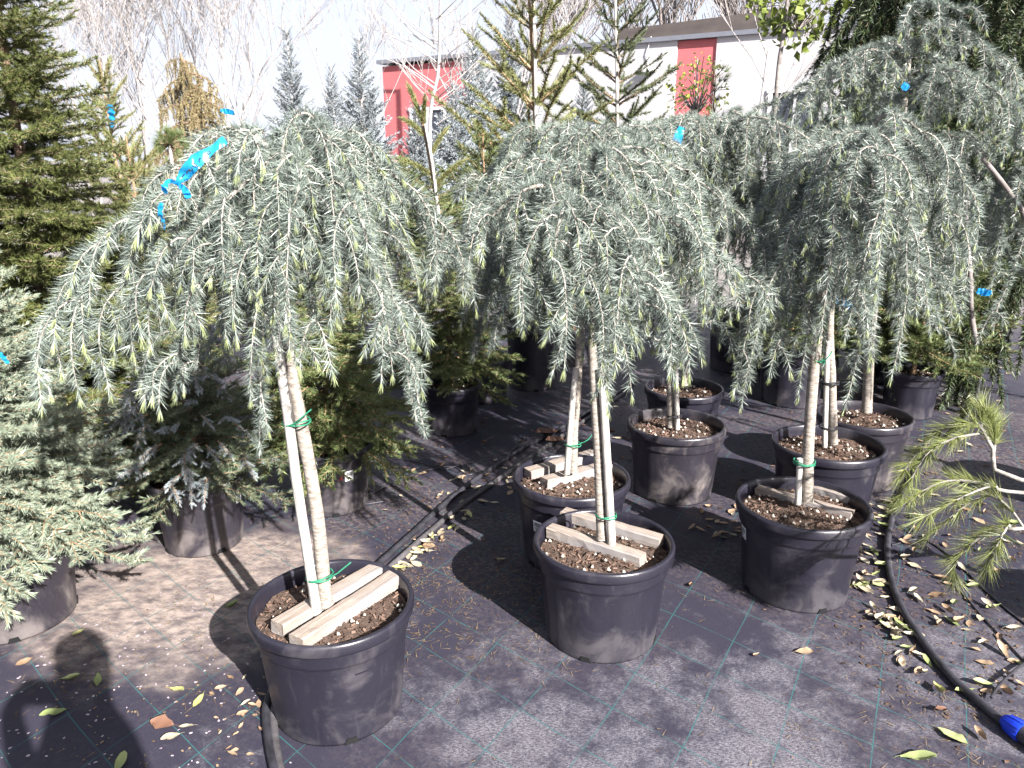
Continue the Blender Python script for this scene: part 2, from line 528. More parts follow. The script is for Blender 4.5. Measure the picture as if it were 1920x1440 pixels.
def thing(name, loc, label, cat, group=None):
    o = link(name, None, None, loc)
    o.empty_display_size = 0.1
    return tag(o, label, cat, group)
def smooth_path(pts, n=24):
    """Catmull-Rom through the points"""
    p = [Vector(q) for q in pts]
    p = [p[0] * 2 - p[1]] + p + [p[-1] * 2 - p[-2]]
    out = []
    k = len(p) - 3
    for i in range(k):
        m_ = max(2, n // k)
        for j in range(m_):
            t = j / m_
            a, b_, c_, d_ = p[i], p[i + 1], p[i + 2], p[i + 3]
            out.append(0.5 * ((2 * b_) + (c_ - a) * t + (2 * a - 5 * b_ + 4 * c_ - d_) * t * t + (3 * b_ - a - 3 * c_ + d_) * t ** 3))
    out.append(p[-2])
    return out

# ------------------------------------------------------------------ ground
gm = MB()
gm.quads([(-400, -60, 0), (400, -60, 0), (400, 900, 0), (-400, 900, 0)], [(0, 1, 2, 3)])
g = gm.build('ground', ['ground_cover'])
g['kind'] = 'structure'

# ------------------------------------------------------------------ low building behind
TOPZ = 4.0
B0 = P(717, 125, TOPZ)
B1 = P(1450, 68, TOPZ)
ax = Vector((B1.x - B0.x, B1.y - B0.y, 0)).normalized()
back = Vector((-ax.y, ax.x, 0))
bmtx = Matrix(((ax.x, back.x, 0, B0.x), (ax.y, back.y, 0, B0.y), (0, 0, 1, 0), (0, 0, 0, 1)))
def wall_s(px, py):
    """distance along the wall of the photograph's column px, and its height there"""
    v = (py - 720) / FPX
    ray = Vector(((px - 960) / FPX, CP - v * SP, -(SP + v * CP)))
    k = (B0.dot(back) - 0) / ray.dot(back)
    k = Vector((B0.x, B0.y, 0)).dot(back) / Vector((ray.x, ray.y, 0)).dot(back)
    q = ray * k
    return (Vector((q.x, q.y, 0)) - Vector((B0.x, B0.y, 0))).dot(ax), CAM_H + q.z
house = thing('commercial_building', (B0.x, B0.y, 0), 'long low flat roofed building with white and red rendered walls', 'building')
house.rotation_euler = (0, 0, math.atan2(ax.y, ax.x))
def hb(name, s0, s1, z0, z1, y0, y1, mat, parent=house):
    q = MB()
    q.box((s0, y0, z0), (s1, y1, z1))
    return q.build(name, [mat], parent)
sA = wall_s(878, 110)[0]
sB = wall_s(1272, 78)[0]
sC = wall_s(1346, 74)[0]
sD = wall_s(1900, 60)[0] + 12
hb('wall', 0, sA, 0, TOPZ, 0.0, 9, 'render_red')
hb('wall', sA, sB, 0, TOPZ + 0.06, -0.06, 9, 'render_white')
zr = wall_s(1300, 222)[1]
hb('wall', sB, sC, zr, TOPZ + 0.05, -0.02, 9, 'render_red')
hb('wall', sB, sC, 0, zr, -0.03, 9, 'render_white')
hb('wall', sC, sD, 0, TOPZ + 0.06, -0.06, 9, 'render_white')
cop = hb('coping', -0.1, sD, TOPZ + 0.062, TOPZ + 0.16, -0.14, 9.1, 'coping_metal')
def window(s0, s1, z0, z1, y, frame='window_frame', bars=3):
    f = MB()
    t_ = 0.08
    f.box((s0 - t_, y - 0.05, z0 - t_), (s1 + t_, y - 0.02, z0))
    f.box((s0 - t_, y - 0.05, z1), (s1 + t_, y - 0.02, z1 + t_))
    for k in range(bars + 1):
        x = s0 + (s1 - s0) * k / bars
        f.box((x - t_ / 2, y - 0.05, z0 + 0.001), (x + t_ / 2, y - 0.02, z1 - 0.001))
    fo = f.build('window', [frame], house)
    for k in range(bars):
        xa = s0 + (s1 - s0) * k / bars + t_ / 2
        xb = s0 + (s1 - s0) * (k + 1) / bars - t_ / 2
        q = MB()
        q.box((xa + 0.002, y - 0.012, z0 + 0.002), (xb - 0.002, y - 0.004, z1 - 0.002))
        q.build('pane', ['window_glass'], fo)
w0, zt = wall_s(772, 208)
w1, _ = wall_s(868, 204)
window(w0, w1, 1.15, zt, 0.0, 'window_frame', 3)
w0, zt = wall_s(1447, 175)
w1, _ = wall_s(1545, 168)
window(w0, w1, 1.3, zt, -0.06, 'window_frame', 2)
lx, lz = wall_s(1222, 130)
lm = MB()
lm.box((lx - 0.13, -0.30, lz - 0.07), (lx + 0.13, -0.061, lz + 0.05))
lm.tube([(lx - 0.05, -0.085, lz + 0.05), (lx - 0.1, -0.10, lz + 0.35), (lx - 0.02, -0.085, lz + 0.7)], 0.012, 4)
lm.build('wall_lamp', ['window_frame'], house)

# barn with a brown roof further back
bp0, bp1 = Q(1160, 56, 36), Q(1480, 30, 33)
barn = thing('barn', (bp0.x, bp0.y, 0), 'old barn with a long brown roof behind the white building', 'building')
bax = Vector((bp1.x - bp0.x, bp1.y - bp0.y, 0))
blen = bax.length
barn.rotation_euler = (0, 0, math.atan2(bax.y, bax.x))
rz = bp0.z
q = MB()
q.quads([(0, 0, rz), (blen, 0, rz + 0.35), (blen, -6, rz - 3.4), (0, -6, rz - 3.6), (0, 6, rz - 3.6), (blen, 6, rz - 3.4)], [(0, 3, 2, 1), (0, 1, 5, 4)])
q.quads([(0, 0, rz - .12), (blen, 0, rz + 0.23), (blen, -6, rz - 3.52), (0, -6, rz - 3.72), (0, 6, rz - 3.72), (blen, 6, rz - 3.52)], [(0, 1, 2, 3), (0, 4, 5, 1)])
q.build('roof', ['roof_brown'], barn)
q = MB()
q.box((0.3, -5.6, 0), (blen - 0.3, 5.6, rz - 3.75))
q.build('wall', ['barn_wall'], barn)
print('stage: setting')

# ------------------------------------------------------------------ plant pots
def lathe(mb, prof, seg=56, mat=0, flute=None):
    prof = np.array(prof, float)
    k = len(prof)
    a = np.arange(seg) * 2 * np.pi / seg
    rr = prof[:, 0][:, None] * np.ones((1, seg))
    if flute is not None:
        z0, z1, amp, nl = flute
        w = ((prof[:, 1] > z0) & (prof[:, 1] < z1)).astype(float)[:, None]
        rr = rr - w * amp * (np.cos(a * nl)[None, :] > 0.25)
    v = np.stack([rr * np.cos(a), rr * np.sin(a), prof[:, 1][:, None] * np.ones((1, seg))], -1).reshape(-1, 3)
    i = np.arange(k - 1)[:, None] * seg
    j = np.arange(seg)[None, :]
    j2 = (j + 1) % seg
    q = np.stack([i + j, i + j2, i + seg + j2, i + seg + j], -1).reshape(-1, 4)
    mb.quads(v, q, mat, True)
POTS = {}
def pot_meshes(D, H, mat):
    key = (D, H, mat)
    if key in POTS:
        return POTS[key]
    Rr = D / 2
    rb = Rr * 0.80
    b_ = MB()
    zs = H - 0.082
    lathe(b_, [(0.001, 0.004), (rb - 0.012, 0.004), (rb - 0.002, 0.0), (rb, 0.006)] +
          [(rb + (Rr - 0.022 - rb) * t, 0.012 + (zs - 0.016) * t) for t in np.linspace(0, 1, 9)] +
          [(Rr - 0.021, zs), (Rr - 0.0155, zs + 0.005), (Rr - 0.015, zs + 0.01), (Rr - 0.011, H - 0.034)], 72, 0, (0.02, zs - 0.02, 0.0030, 9))
    r_ = MB()
    lathe(r_, [(Rr - 0.0112, H - 0.036), (Rr - 0.001, H - 0.0335), (Rr + 0.0005, H - 0.029), (Rr + 0.0008, H - 0.010), (Rr - 0.0015, H - 0.003),
               (Rr - 0.006, H), (Rr - 0.012, H - 0.001), (Rr - 0.0155, H - 0.007), (Rr - 0.017, H - 0.03), (Rr - 0.022, H - 0.08), (Rr - 0.03, H - 0.13)], 72)
    h_ = MB()
    h_.quads([(rb * 0.955, -0.020, 0.001), (rb + 0.0022, -0.018, 0.001), (rb + 0.0022, 0.018, 0.001), (rb * 0.955, 0.020, 0.001),
              (rb * 0.955, -0.012, 0.018), (rb + 0.0036, -0.012, 0.018), (rb + 0.0036, 0.012, 0.018), (rb * 0.955, 0.012, 0.018)],
             [(4, 5, 6, 7), (0, 1, 5, 4), (1, 2, 6, 5), (2, 3, 7, 6)])
    POTS[key] = (b_.mesh('pot', [mat]), r_.mesh('rim', [mat]), h_.mesh('drain_hole', ['hole_dark']))
    return POTS[key]
SOILS = {}
def soil_meshes(D):
    if D in SOILS:
        return SOILS[D]
    rng = np.random.default_rng(int(D * 1000))
    r = D / 2 - 0.021
    s = MB(3)
    nr, ns = 9, 40
    v = [(0, 0, 0.006)]
    for i in range(1, nr + 1):
        for j in range(ns):
            a = 2 * math.pi * j / ns
            q = r * i / nr
            v.append((q * math.cos(a), q * math.sin(a), rng.normal() * 0.0045 + 0.012 * (1 - (i / nr) ** 2)))
    tri = [(0, 1 + j, 1 + (j + 1) % ns) for j in range(ns)]
    for i in range(nr - 1):
        for j in range(ns):
            a, b_ = 1 + i * ns + j, 1 + i * ns + (j + 1) % ns
            tri += [(a, a + ns, b_ + ns), (a, b_ + ns, b_)]
    s.add(v, tri, 0, True)
    c = MB(5)
    n = 1000
    rad = r * 0.97 * np.sqrt(rng.random(n))
    an = rng.random(n) * 2 * np.pi
    for i in range(n):
        p = np.array([rad[i] * math.cos(an[i]), rad[i] * math.sin(an[i]), 0.012 * (1 - (rad[i] / r) ** 2) + rng.random() * 0.008])
        u = norm(rng.normal(size=3) * (1, 1, 0.35))
        w = norm(np.cross(u, rng.normal(size=3)))
        l_, k_ = rng.uniform(0.003, 0.011), rng.uniform(0.0008, 0.0032)
        c.quads([p - u * l_ - w * k_, p + u * l_ - w * k_, p + u * l_ * 0.8 + w * k_, p - u * l_ * 0.9 + w * k_], [(0, 1, 2, 3)])
    pe = MB(6)
    for i in range(46):
        q, a = r * 0.95 * math.sqrt(rng.random()), rng.random() * 6.28
        p = np.array([q * math.cos(a), q * math.sin(a), 0.012 * (1 - (q / r) ** 2) + 0.008])
        sz = rng.uniform(0.003, 0.009)
        o6 = np.array([(1, 0, 0), (-1, 0, 0), (0, 1, 0), (0, -1, 0), (0, 0, 1), (0, 0, -1)]) * sz * rng.uniform(0.7, 1.3, (6, 1))
        pe.add(p + o6, [(0, 2, 4), (2, 1, 4), (1, 3, 4), (3, 0, 4), (2, 0, 5), (1, 2, 5), (3, 1, 5), (0, 3, 5)], 0, True)
    SOILS[D] = (s.mesh('soil', ['soil']), c.mesh('bark_chips', ['bark_chip']), pe.mesh('perlite_grains', ['perlite']))
    return SOILS[D]
def sticker_mesh(D, H, zc, red=False, w=0.045, h=0.045):
    Rr = D / 2
    rb = Rr * 0.80
    def rad(z):
        return rb + (Rr - 0.022 - rb) * (z - 0.012) / (H - 0.098)
    q = MB()
    def patch(u0, u1, z0, z1, off, mat):
        n = 6
        v, f = [], []
        for i in range(n + 1):
            u = u0 + (u1 - u0) * i / n
            for z in (z0, z1):
                r = rad(z) + off
                v.append((r * math.cos(u / Rr), r * math.sin(u / Rr), z))
        for i in range(n):
            f.append((2 * i, 2 * i + 2, 2 * i + 3, 2 * i + 1))
        q.quads(v, f, mat)
    patch(-w / 2, w / 2, zc - h / 2, zc + h / 2, 0.002, 0)
    rng = random.Random(4)
    u = -w * 0.40
    while u < w * 0.38:
        k = rng.choice((0.0008, 0.0014, 0.002))
        patch(u, u + k, zc - h * 0.02, zc + h * 0.36, 0.0032, 1)
        u += k + rng.choice((0.0009, 0.0015))
    for zz, ll in ((-0.14, 0.6), (-0.25, 0.42), (-0.36, 0.7)):
        patch(-w * 0.40, -w * 0.40 + w * ll, zc + h * zz, zc + h * zz + 0.0022, 0.0032, 1)
    if red:
        for sgn in (-1, 1):
            for t in np.linspace(-1, 1, 7):
                u = -w * 0.95 + t * 0.008
                patch(u - 0.0015, u + 0.0015, zc - 0.006 + sgn * t * 0.008, zc - 0.003 + sgn * t * 0.008, 0.002, 2)
    return q.mesh('barcode_label', ['paper', 'ink', 'red_ink'])
def potted(name, x, y, D, H, label, cat, mat='pot_plastic', group=None, turn=0.0, holes=4, soil_drop=0.05, sticker=None):
    root = thing(name, (x, y, 0), label, cat, group)
    pb, rm, dh = pot_meshes(D, H, mat)
    po = link('pot', pb, root, None, (0, 0, turn))
    link('rim', rm, po)
    for k in range(holes):
        link('drain_hole', dh, po, None, (0, 0, k * 2 * math.pi / holes))
    s, c, pe = soil_meshes(D)
    z = H - soil_drop
    so = link('soil', s, root, (0, 0, z), (0, 0, turn))
    ch = link('bark_chips', c, so, None, (0, 0, turn * 1.7))
    ch['kind'] = 'stuff'
    pg = link('perlite_grains', pe, so, None, (0, 0, turn * 2.3))
    pg['kind'] = 'stuff'
    if sticker:
        ang, zc, red = sticker
        link('barcode_label', sticker_mesh(D, H, zc, red), po, None, (0, 0, ang - turn))
    return root
def loc_of(root, p):
    return Vector(p) - root.location
def batten(root, p0, p1, w=0.046, h=0.034, seed=0):
    """a weathered timber laid across the soil, p0 and p1 are the middles of its ends"""
    a, b_ = loc_of(root, p0), loc_of(root, p1)
    L = (b_ - a).length
    rng = np.random.default_rng(seed)
    q = MB(seed)
    n = 12
    e = 0.0028
    sec = [(-w / 2 + e, -h / 2), (w / 2 - e, -h / 2), (w / 2, -h / 2 + e), (w / 2, h / 2 - e), (w / 2 - e, h / 2), (-w / 2 + e, h / 2), (-w / 2, h / 2 - e), (-w / 2, -h / 2 + e)]
    v = []
    for i in range(n + 1):
        x = -L / 2 + L * i / n
        for (yy, zz) in sec:
            v.append((x + rng.normal() * (0.002 if i in (0, n) else 0), yy + rng.normal() * 0.0007, zz + rng.normal() * 0.0007))
    f = []
    for i in range(n):
        for j in range(8):
            f.append((i * 8 + j, i * 8 + (j + 1) % 8, (i + 1) * 8 + (j + 1) % 8, (i + 1) * 8 + j))
    q.quads(v, f)
    q.add(v[:8], [(0, i + 1, i) for i in range(1, 7)][::1])
    q.add(v[-8:], [(0, i, i + 1) for i in range(1, 7)])
    mid = (a + b_) / 2
    o = q.build('wooden_batten', ['batten_wood'], root, mid)
    d = b_ - a
    o.rotation_euler = (0, -math.atan2(d.z, math.hypot(d.x, d.y)), math.atan2(d.y, d.x))
    return o
def tie(root, c, r, axis, mat='green_tie', turns=2.3, tail=0.05, wire=0.0022, squash=1.0):
    """a tie wound round stem and cane"""
    c = loc_of(root, c)
    axis = Vector(axis).normalized()
    u = axis.cross(Vector((0, 1, 0))).normalized()
    w_ = axis.cross(u)
    pts = []
    n = int(turns * 18)
    for i in range(n + 1):
        a = 2 * math.pi * i / 18
        pts.append(c + (u * math.cos(a) * r + w_ * math.sin(a) * r * squash) + axis * (0.006 * (i / n - 0.5) + 0.004 * math.sin(a * 1.7)))
    e = pts[-1]
    if tail:
        pts += [e + Vector((0.012, -0.006, 0.004)), e + Vector((0.03, -0.008, 0.016)), e + Vector((0.03 + tail * 0.7, -0.004, 0.03 + tail * 0.3))]
    q = MB()
    q.tube(pts, wire, 5)
    return q.build('tie', [mat], root)

# ------------------------------------------------------------------ weeping cedars
def cedar_branch(seed, L, th0, bend):
    """a hanging branch: sets off along +X, arches over and hangs; short side shoots and pale new tufts"""
    mb = MB(seed)
    rng = np.random.default_rng(seed + 100)
    def path(p0, th_start, az0, L_, bend_, n):
        p = np.array(p0, float)
        out = [p.copy()]
        ds = L_ / n
        az = az0
        wig = rng.normal() * 0.6
        for i in range(n):
            s = (i + 0.5) * ds
            th = math.radians(-86) + (th_start + math.radians(86)) * math.exp(-s / bend_)
            th += 0.10 * math.sin(s * 22 + wig)
            az += rng.normal() * 0.07
            p = p + ds * np.array([math.cos(th) * math.cos(az), math.cos(th) * math.sin(az), math.sin(th)])
            out.append(p.copy())
        return np.array(out)
    W = 0.00175
    def dress(pts, L_, r0, main):
        mb.shoot(pts, r0, 0.0011, 1150, 0.030, W, (42, 74), 1, 0, 4 if main else 3, 1.0, 0.0, 0.8)
        # whorls on short shoots
        seg = np.linalg.norm(np.diff(pts, axis=0), axis=1)
        cum = np.concatenate([[0], np.cumsum(seg)])
        T0 = norm(np.gradient(pts, axis=0))
        s = rng.uniform(0.01, 0.02)
        while s < L_ - 0.012:
            p = np.array([np.interp(s, cum, pts[:, k]) for k in range(3)])
            T = norm(np.array([np.interp(s, cum, T0[:, k]) for k in range(3)]))
            rad = rng.normal(size=3)
            rad = norm(rad - T * np.dot(rad, T))
            mb.tuft(p + rad * 0.003, rad + T * 0.55, 8, 0.029, W, 0.38, 1)
            if rng.random() < 0.32:
                rad2 = norm(rad + rng.normal(size=3) * 0.5)
                mb.tuft(p, T * 1.0 + rad2 * 0.45 + np.array([0, 0, -0.3]), 12, 0.025, 0.0026, 0.12, 2)
            s += rng.uniform(0.017, 0.030)
        mb.tuft(pts[-1], T0[-1], 16, 0.029, 0.0026, 0.15, 2)
    n = max(8, int(L / 0.022))
    main = path((0, 0, 0), th0, 0.0, L, bend, n)
    dress(main, L, 0.0019 + 0.0028 * L, True)
    s = rng.uniform(0.05, 0.09)
    side = 1
    while s < L - 0.05:
        i = int(s / L * n)
        p = main[i]
        T = norm(main[min(i + 1, n)] - main[i])
        az = math.atan2(T[1], T[0]) if math.hypot(T[0], T[1]) > 0.25 else rng.uniform(-3.1, 3.1)
        ln = min(rng.uniform(0.05, 0.17), (L - s) * 0.75 + 0.02)
        th = math.asin(max(-1, min(1, T[2])))
        sp = path(p, th * 0.45 + 0.1, az + side * rng.uniform(0.6, 1.3), ln, 0.05, max(4, int(ln / 0.02)))
        dress(sp, ln, 0.0016, False)
        side = -side
        s += rng.uniform(0.07, 0.15)
    return mb.mesh('branch', ['cedar_twig', 'cedar', 'cedar_new'])
CEDAR_LEN = [0.13, 0.19, 0.26, 0.34, 0.43, 0.54, 0.66]
CEDAR = []
for i, L in enumerate(CEDAR_LEN):
    CEDAR.append([cedar_branch(10 * i + k, L, R((28, 5, 50)[k]), (0.045, 0.07, 0.055)[k] * (0.75 + 0.6 * L)) for k in range(3)])

def crown(root, node, Rf, skirt, n_limbs, seed, rise=0.14, n_top=34, space=0.055, az0=0.0, spread=None):
    """limbs that arch out from the graft and carry hanging branches down to the skirt height"""
    rng = random.Random(seed)
    node = loc_of(root, node)
    cnt = 0
    for k in range(n_limbs):
        az = az0 + (k + rng.uniform(-0.28, 0.28)) * 2 * math.pi / n_limbs
        Rk = Rf(az) * rng.uniform(0.66, 1.14)
        rs = rise * rng.uniform(0.45, 1.3)
        nz = node.z - rng.choice((0.0, 0.03, 0.10, 0.17))
        dsk = rng.uniform(-0.10, 0.13)
        pts = []
        a = az
        for i in range(13):
            u = i / 12
            z = nz + rs - rs / 0.1225 * (u - 0.35) ** 2
            aa = az + 0.25 * math.sin(u * 3 + k) * u
            pts.append((node.x + Rk * u * math.cos(aa), node.y + Rk * u * math.sin(aa), z + rng.gauss(0, 0.006)))
        mb = MB(seed * 50 + k)
        mb.shoot(pts, 0.0062, 0.0018, 1500, 0.030, 0.0021, (50, 95), 1, 0, 6, 1.0, 0.0)
        P_ = np.array(pts)
        for i in range(0, 13):
            for _ in range(6):
                w_ = mb.rng.random()
                j = min(i, 11)
                p = P_[j] * (1 - w_) + P_[j + 1] * w_
                mb.tuft(p, np.array([mb.rng.normal() * 0.6, mb.rng.normal() * 0.6, 0.7]), 16, 0.029, 0.0021, 0.5, 1)
        mb.build('limb', ['cedar_twig', 'cedar'], root)
        L_arc = Rk * 1.15
        u = 0.12 + rng.random() * 0.05
        side = rng.choice((-1, 1))
        while u <= 1.0:
            i = min(11, int(u * 12))
            w_ = u * 12 - i
            p = Vector(pts[i]) * (1 - w_) + Vector(pts[i + 1]) * w_
            da = side * rng.uniform(0.25, 1.5) * (1.0 if u < 0.8 else 0.6)
            ba = az + da
            bottom = skirt(ba, Rk * u / max(0.01, Rf(az))) + dsk
            need = (p.z - bottom) * rng.uniform(0.5, 1.0) + 0.04
            L = max(0.13, min(0.72, need))
            hang(root, rng, p, ba, L)
            cnt += 1
            side = -side
            u += space / L_arc * rng.uniform(0.7, 1.3)
        p = Vector(pts[-1])
        hang(root, rng, p, az, max(0.16, min(0.7, (p.z - skirt(az, 1.0) - dsk) * rng.uniform(0.85, 1.05))))
    for _ in range(int(n_top * 1.7)):
        az = rng.uniform(0, 2 * math.pi)
        u = rng.uniform(0.05, 0.85)
        Rk = Rf(az) * u
        z = node.z + rise * 0.9 - rise / 0.1225 * (u - 0.35) ** 2 * 0.9
        hang(root, rng, Vector((node.x + Rk * math.cos(az), node.y + Rk * math.sin(az), z)), az + rng.uniform(-0.7, 0.7), rng.uniform(0.12, 0.22))
FRINGE = {}          # per tree: (column, lowest row) pairs that the photograph shows for the fringe
def project(p):
    d = p.y * CP + (CAM_H - p.z) * SP
    return 960 + FPX * p.x / d, 720 + FPX * ((CAM_H - p.z) * CP - p.y * SP) / d
def hang(root, rng, p, az, L):
    fr = FRINGE.get(root.name)
    if fr:
        for _ in range(8):
            lo = p + root.location + Vector((math.cos(az) * 0.06, math.sin(az) * 0.06, -max(0.05, L * 1.05 - 0.04)))
            x, y = project(lo)
            if y <= np.interp(x, [q[0] for q in fr], [q[1] for q in fr]):
                break
            L *= 0.86
        else:
            return None
    i = min(range(len(CEDAR_LEN)), key=lambda k: abs(CEDAR_LEN[k] - L))
    sc = max(0.8, min(1.2, L / CEDAR_LEN[i]))
    return link('branch', CEDAR[i][rng.randrange(3)], root, p, (rng.gauss(0, 0.06), rng.gauss(0, 0.06), az), sc)
def stem(root, pts, r0, r1, name='trunk', mat='cedar_trunk', sides=12, n=28, knob=0.0):
    pp = smooth_path([loc_of(root, p) for p in pts], n)
    rad = np.linspace(r0, r1, len(pp))
    if knob:
        rad = rad * (1 + knob * np.random.default_rng(3).normal(size=len(pp)))
    q = MB()
    q.tube(pp, rad, sides)
    return q.build(name, [mat], root)
def side_R(left, right, front, rear):
    def f(az):
        c, s = math.cos(az), math.sin(az)
        x = right if c > 0 else left
        y = rear if s > 0 else front
        return 1.0 / math.sqrt((c / x) ** 2 + (s / y) ** 2)
    return f
def side_S(left, right, front, rear):
    def f(az, u):
        c, s = math.cos(az), math.sin(az)
        wx, wy = abs(c), abs(s)
        return ((right if c > 0 else left) * wx + (rear if s > 0 else front) * wy) / (wx + wy)
    return f
def strands(root, seed, spots):
    """single hanging branches: start column and row in the photograph, distance, length"""
    rng_ = random.Random(seed)
    for (px, py, Y, L) in spots:
        hang(root, rng_, loc_of(root, Q(px, py, Y)), R(-90) + rng_.uniform(-0.9, 0.9), L)
def limb_along(root, seed, spots, lens, gap=0.045, r0=0.007):
    """one arching limb given by points (column, row, distance), with branches hanging from it"""
    rng_ = random.Random(seed)
    pp = smooth_path([loc_of(root, Q(*q)) for q in spots], 24)
    mb = MB(seed)
    mb.shoot(pp, r0, 0.0018, 1500, 0.030, 0.0019, (50, 95), 1, 0, 6)
    A_ = np.array([tuple(p) for p in pp])
    for i in range(len(A_) - 1):
        for _ in range(3):
            p = A_[i] + (A_[i + 1] - A_[i]) * mb.rng.random()
            mb.tuft(p, np.array([mb.rng.normal() * 0.6, mb.rng.normal() * 0.6, 0.7]), 16, 0.029, 0.0019, 0.5, 1)
    mb.build('limb', ['cedar_twig', 'cedar'], root)
    seg = np.linalg.norm(np.diff(A_, axis=0), axis=1)
    cum = np.concatenate([[0], np.cumsum(seg)])
    d = 0.04
    side = 1
    while d < cum[-1]:
        p = Vector([np.interp(d, cum, A_[:, k]) for k in range(3)])
        i = min(len(A_) - 2, int(np.searchsorted(cum, d)))
        t_ = A_[i + 1] - A_[i]
        az = math.atan2(t_[1], t_[0])
        L = np.interp(d / cum[-1], np.linspace(0, 1, len(lens)), lens) * rng_.uniform(0.7, 1.15)
        hang(root, rng_, p, az + side * rng_.uniform(0.3, 1.6), max(0.13, L))
        side = -side
        d += gap * rng_.uniform(0.7, 1.3)
    hang(root, rng_, Vector(A_[-1]), az, max(0.14, lens[-1]))
CG = 'weeping cedars in black pots'
# A: in front, left
PH = 0.33
pA = P(622, 1122, PH)
A = potted('potted_weeping_cedar', pA.x, pA.y, 0.44, PH, 'nearest weeping cedar with a blue ribbon in its crown and two battens in its pot', 'cedar tree', 'pot_plastic', CG, 0.4)
YA = pA.y
FRINGE[A.name] = [(60, 700), (130, 780), (300, 770), (330, 730), (470, 800), (520, 820), (545, 690), (660, 740), (700, 800), (745, 840), (790, 690), (880, 650), (960, 600)]
nodeA = Q(548, 300, YA - 0.02)
nodeA.z = 1.405
stem(A, [Q(611, 1135, YA), Q(594, 960, YA), Q(566, 800, YA - 0.005), Q(538, 640, YA - 0.01), Q(535, 450, YA - 0.01), nodeA], 0.0195, 0.012, knob=0.02)
stem(A, [Q(594, 1150, YA - 0.03), Q(560, 930, YA - 0.04), Q(537, 760, YA - 0.045), Q(512, 600, YA - 0.045)], 0.0135, 0.012, 'stake', 'cane', 10)
tie(A, Q(599, 1078, YA - 0.015), 0.036, (-0.12, 0, 1), turns=2.4)
tie(A, Q(556, 790, YA - 0.025), 0.034, (-0.12, 0, 1), turns=2.2)
crown(A, nodeA, side_R(0.40, 0.30, 0.26, 0.34), side_S(1.04, 1.16, 1.16, 1.08), 11, 11, 0.14, 44, 0.05)
limb_along(A, 501, [(545, 320, 1.80), (450, 300, 1.74), (330, 360, 1.72), (210, 450, 1.74), (130, 580, 1.76)], (0.30, 0.28, 0.30, 0.30, 0.26))
limb_along(A, 502, [(545, 320, 1.80), (480, 330, 1.66), (400, 400, 1.60), (330, 480, 1.60), (270, 560, 1.66)], (0.28, 0.28, 0.26, 0.24, 0.20))
limb_along(A, 503, [(550, 310, 1.80), (630, 270, 1.78), (720, 310, 1.78), (780, 390, 1.8), (815, 470, 1.82)], (0.30, 0.30, 0.26, 0.22, 0.20))
limb_along(A, 504, [(548, 310, 1.80), (560, 290, 1.66), (560, 350, 1.58), (530, 440, 1.56)], (0.30, 0.34, 0.30, 0.26))
limb_along(A, 505, [(550, 310, 1.80), (620, 320, 1.66), (680, 420, 1.60), (690, 500, 1.66)], (0.28, 0.28, 0.26, 0.22))
limb_along(A, 506, [(546, 330, 1.80), (500, 380, 1.66), (470, 480, 1.60), (470, 550, 1.64)], (0.30, 0.30, 0.28, 0.22))
strands(A, 5, [(715, 540, 1.66, 0.24), (690, 530, 1.66, 0.24), (495, 560, 1.62, 0.24), (150, 560, 1.72, 0.28), (190, 540, 1.72, 0.28), (230, 540, 1.70, 0.26)])
for (e0, e1, sd) in (((520, 1178), (706, 1070), 1), ((556, 1205), (742, 1083), 2)):
    batten(A, P(e0[0], e0[1], 0.306), P(e1[0], e1[1], 0.306), 0.050, 0.036, sd)
# C: in front, middle
pC = P(1132, 1010, PH)
C = potted('potted_weeping_cedar', pC.x, pC.y, 0.44, PH, 'weeping cedar in the front middle pot with two split battens beside its thin stem', 'cedar tree', 'pot_plastic', CG, 1.2)
YC = pC.y
FRINGE[C.name] = [(840, 620), (920, 640), (1000, 630), (1050, 720), (1160, 800), (1230, 740), (1300, 700), (1400, 710), (1500, 720)]
nodeC = Q(1100, 330, YC)
nodeC.z = 1.36
stem(C, [Q(1128, 1010, YC), Q(1122, 860, YC), Q(1113, 700, YC), Q(1105, 480, YC), nodeC], 0.0165, 0.010, knob=0.02)
stem(C, [Q(1147, 1020, YC - 0.02), Q(1138, 860, YC - 0.02), Q(1128, 690, YC - 0.02)], 0.0135, 0.012, 'stake', 'cane', 10)
tie(C, Q(1136, 965, YC - 0.01), 0.032, (0, 0, 1), turns=1.6, tail=0.0)
crown(C, nodeC, side_R(0.33, 0.34, 0.26, 0.34), side_S(1.02, 1.0, 1.0, 0.95), 10, 23, 0.12, 38, 0.052)
limb_along(C, 511, [(1100, 370, 2.12), (1190, 380, 2.02), (1310, 450, 2.04), (1400, 540, 2.1)], (0.26, 0.26, 0.22, 0.18))
limb_along(C, 512, [(1095, 370, 2.12), (1000, 350, 2.0), (910, 420, 1.98), (865, 500, 2.0)], (0.28, 0.26, 0.20, 0.16))
limb_along(C, 513, [(1097, 365, 2.12), (1060, 385, 1.9), (1040, 470, 1.84), (1050, 560, 1.84)], (0.30, 0.30, 0.28, 0.24))
limb_along(C, 514, [(1100, 370, 2.12), (1150, 400, 1.9), (1190, 490, 1.82), (1210, 570, 1.82)], (0.28, 0.30, 0.28, 0.22))
strands(C, 6, [(1110, 480, 1.84, 0.40), (1140, 500, 1.84, 0.40), (1085, 500, 1.84, 0.38), (1120, 580, 1.84, 0.30), (970, 470, 1.9, 0.26), (1240, 560, 1.88, 0.22)])
for (e0, e1, sd, w_) in (((1030, 994), (1205, 1050), 3, 0.046), ((1056, 963), (1240, 1016), 4, 0.044)):
    batten(C, P(e0[0], e0[1], 0.306), P(e1[0], e1[1], 0.302), w_, 0.036, sd)
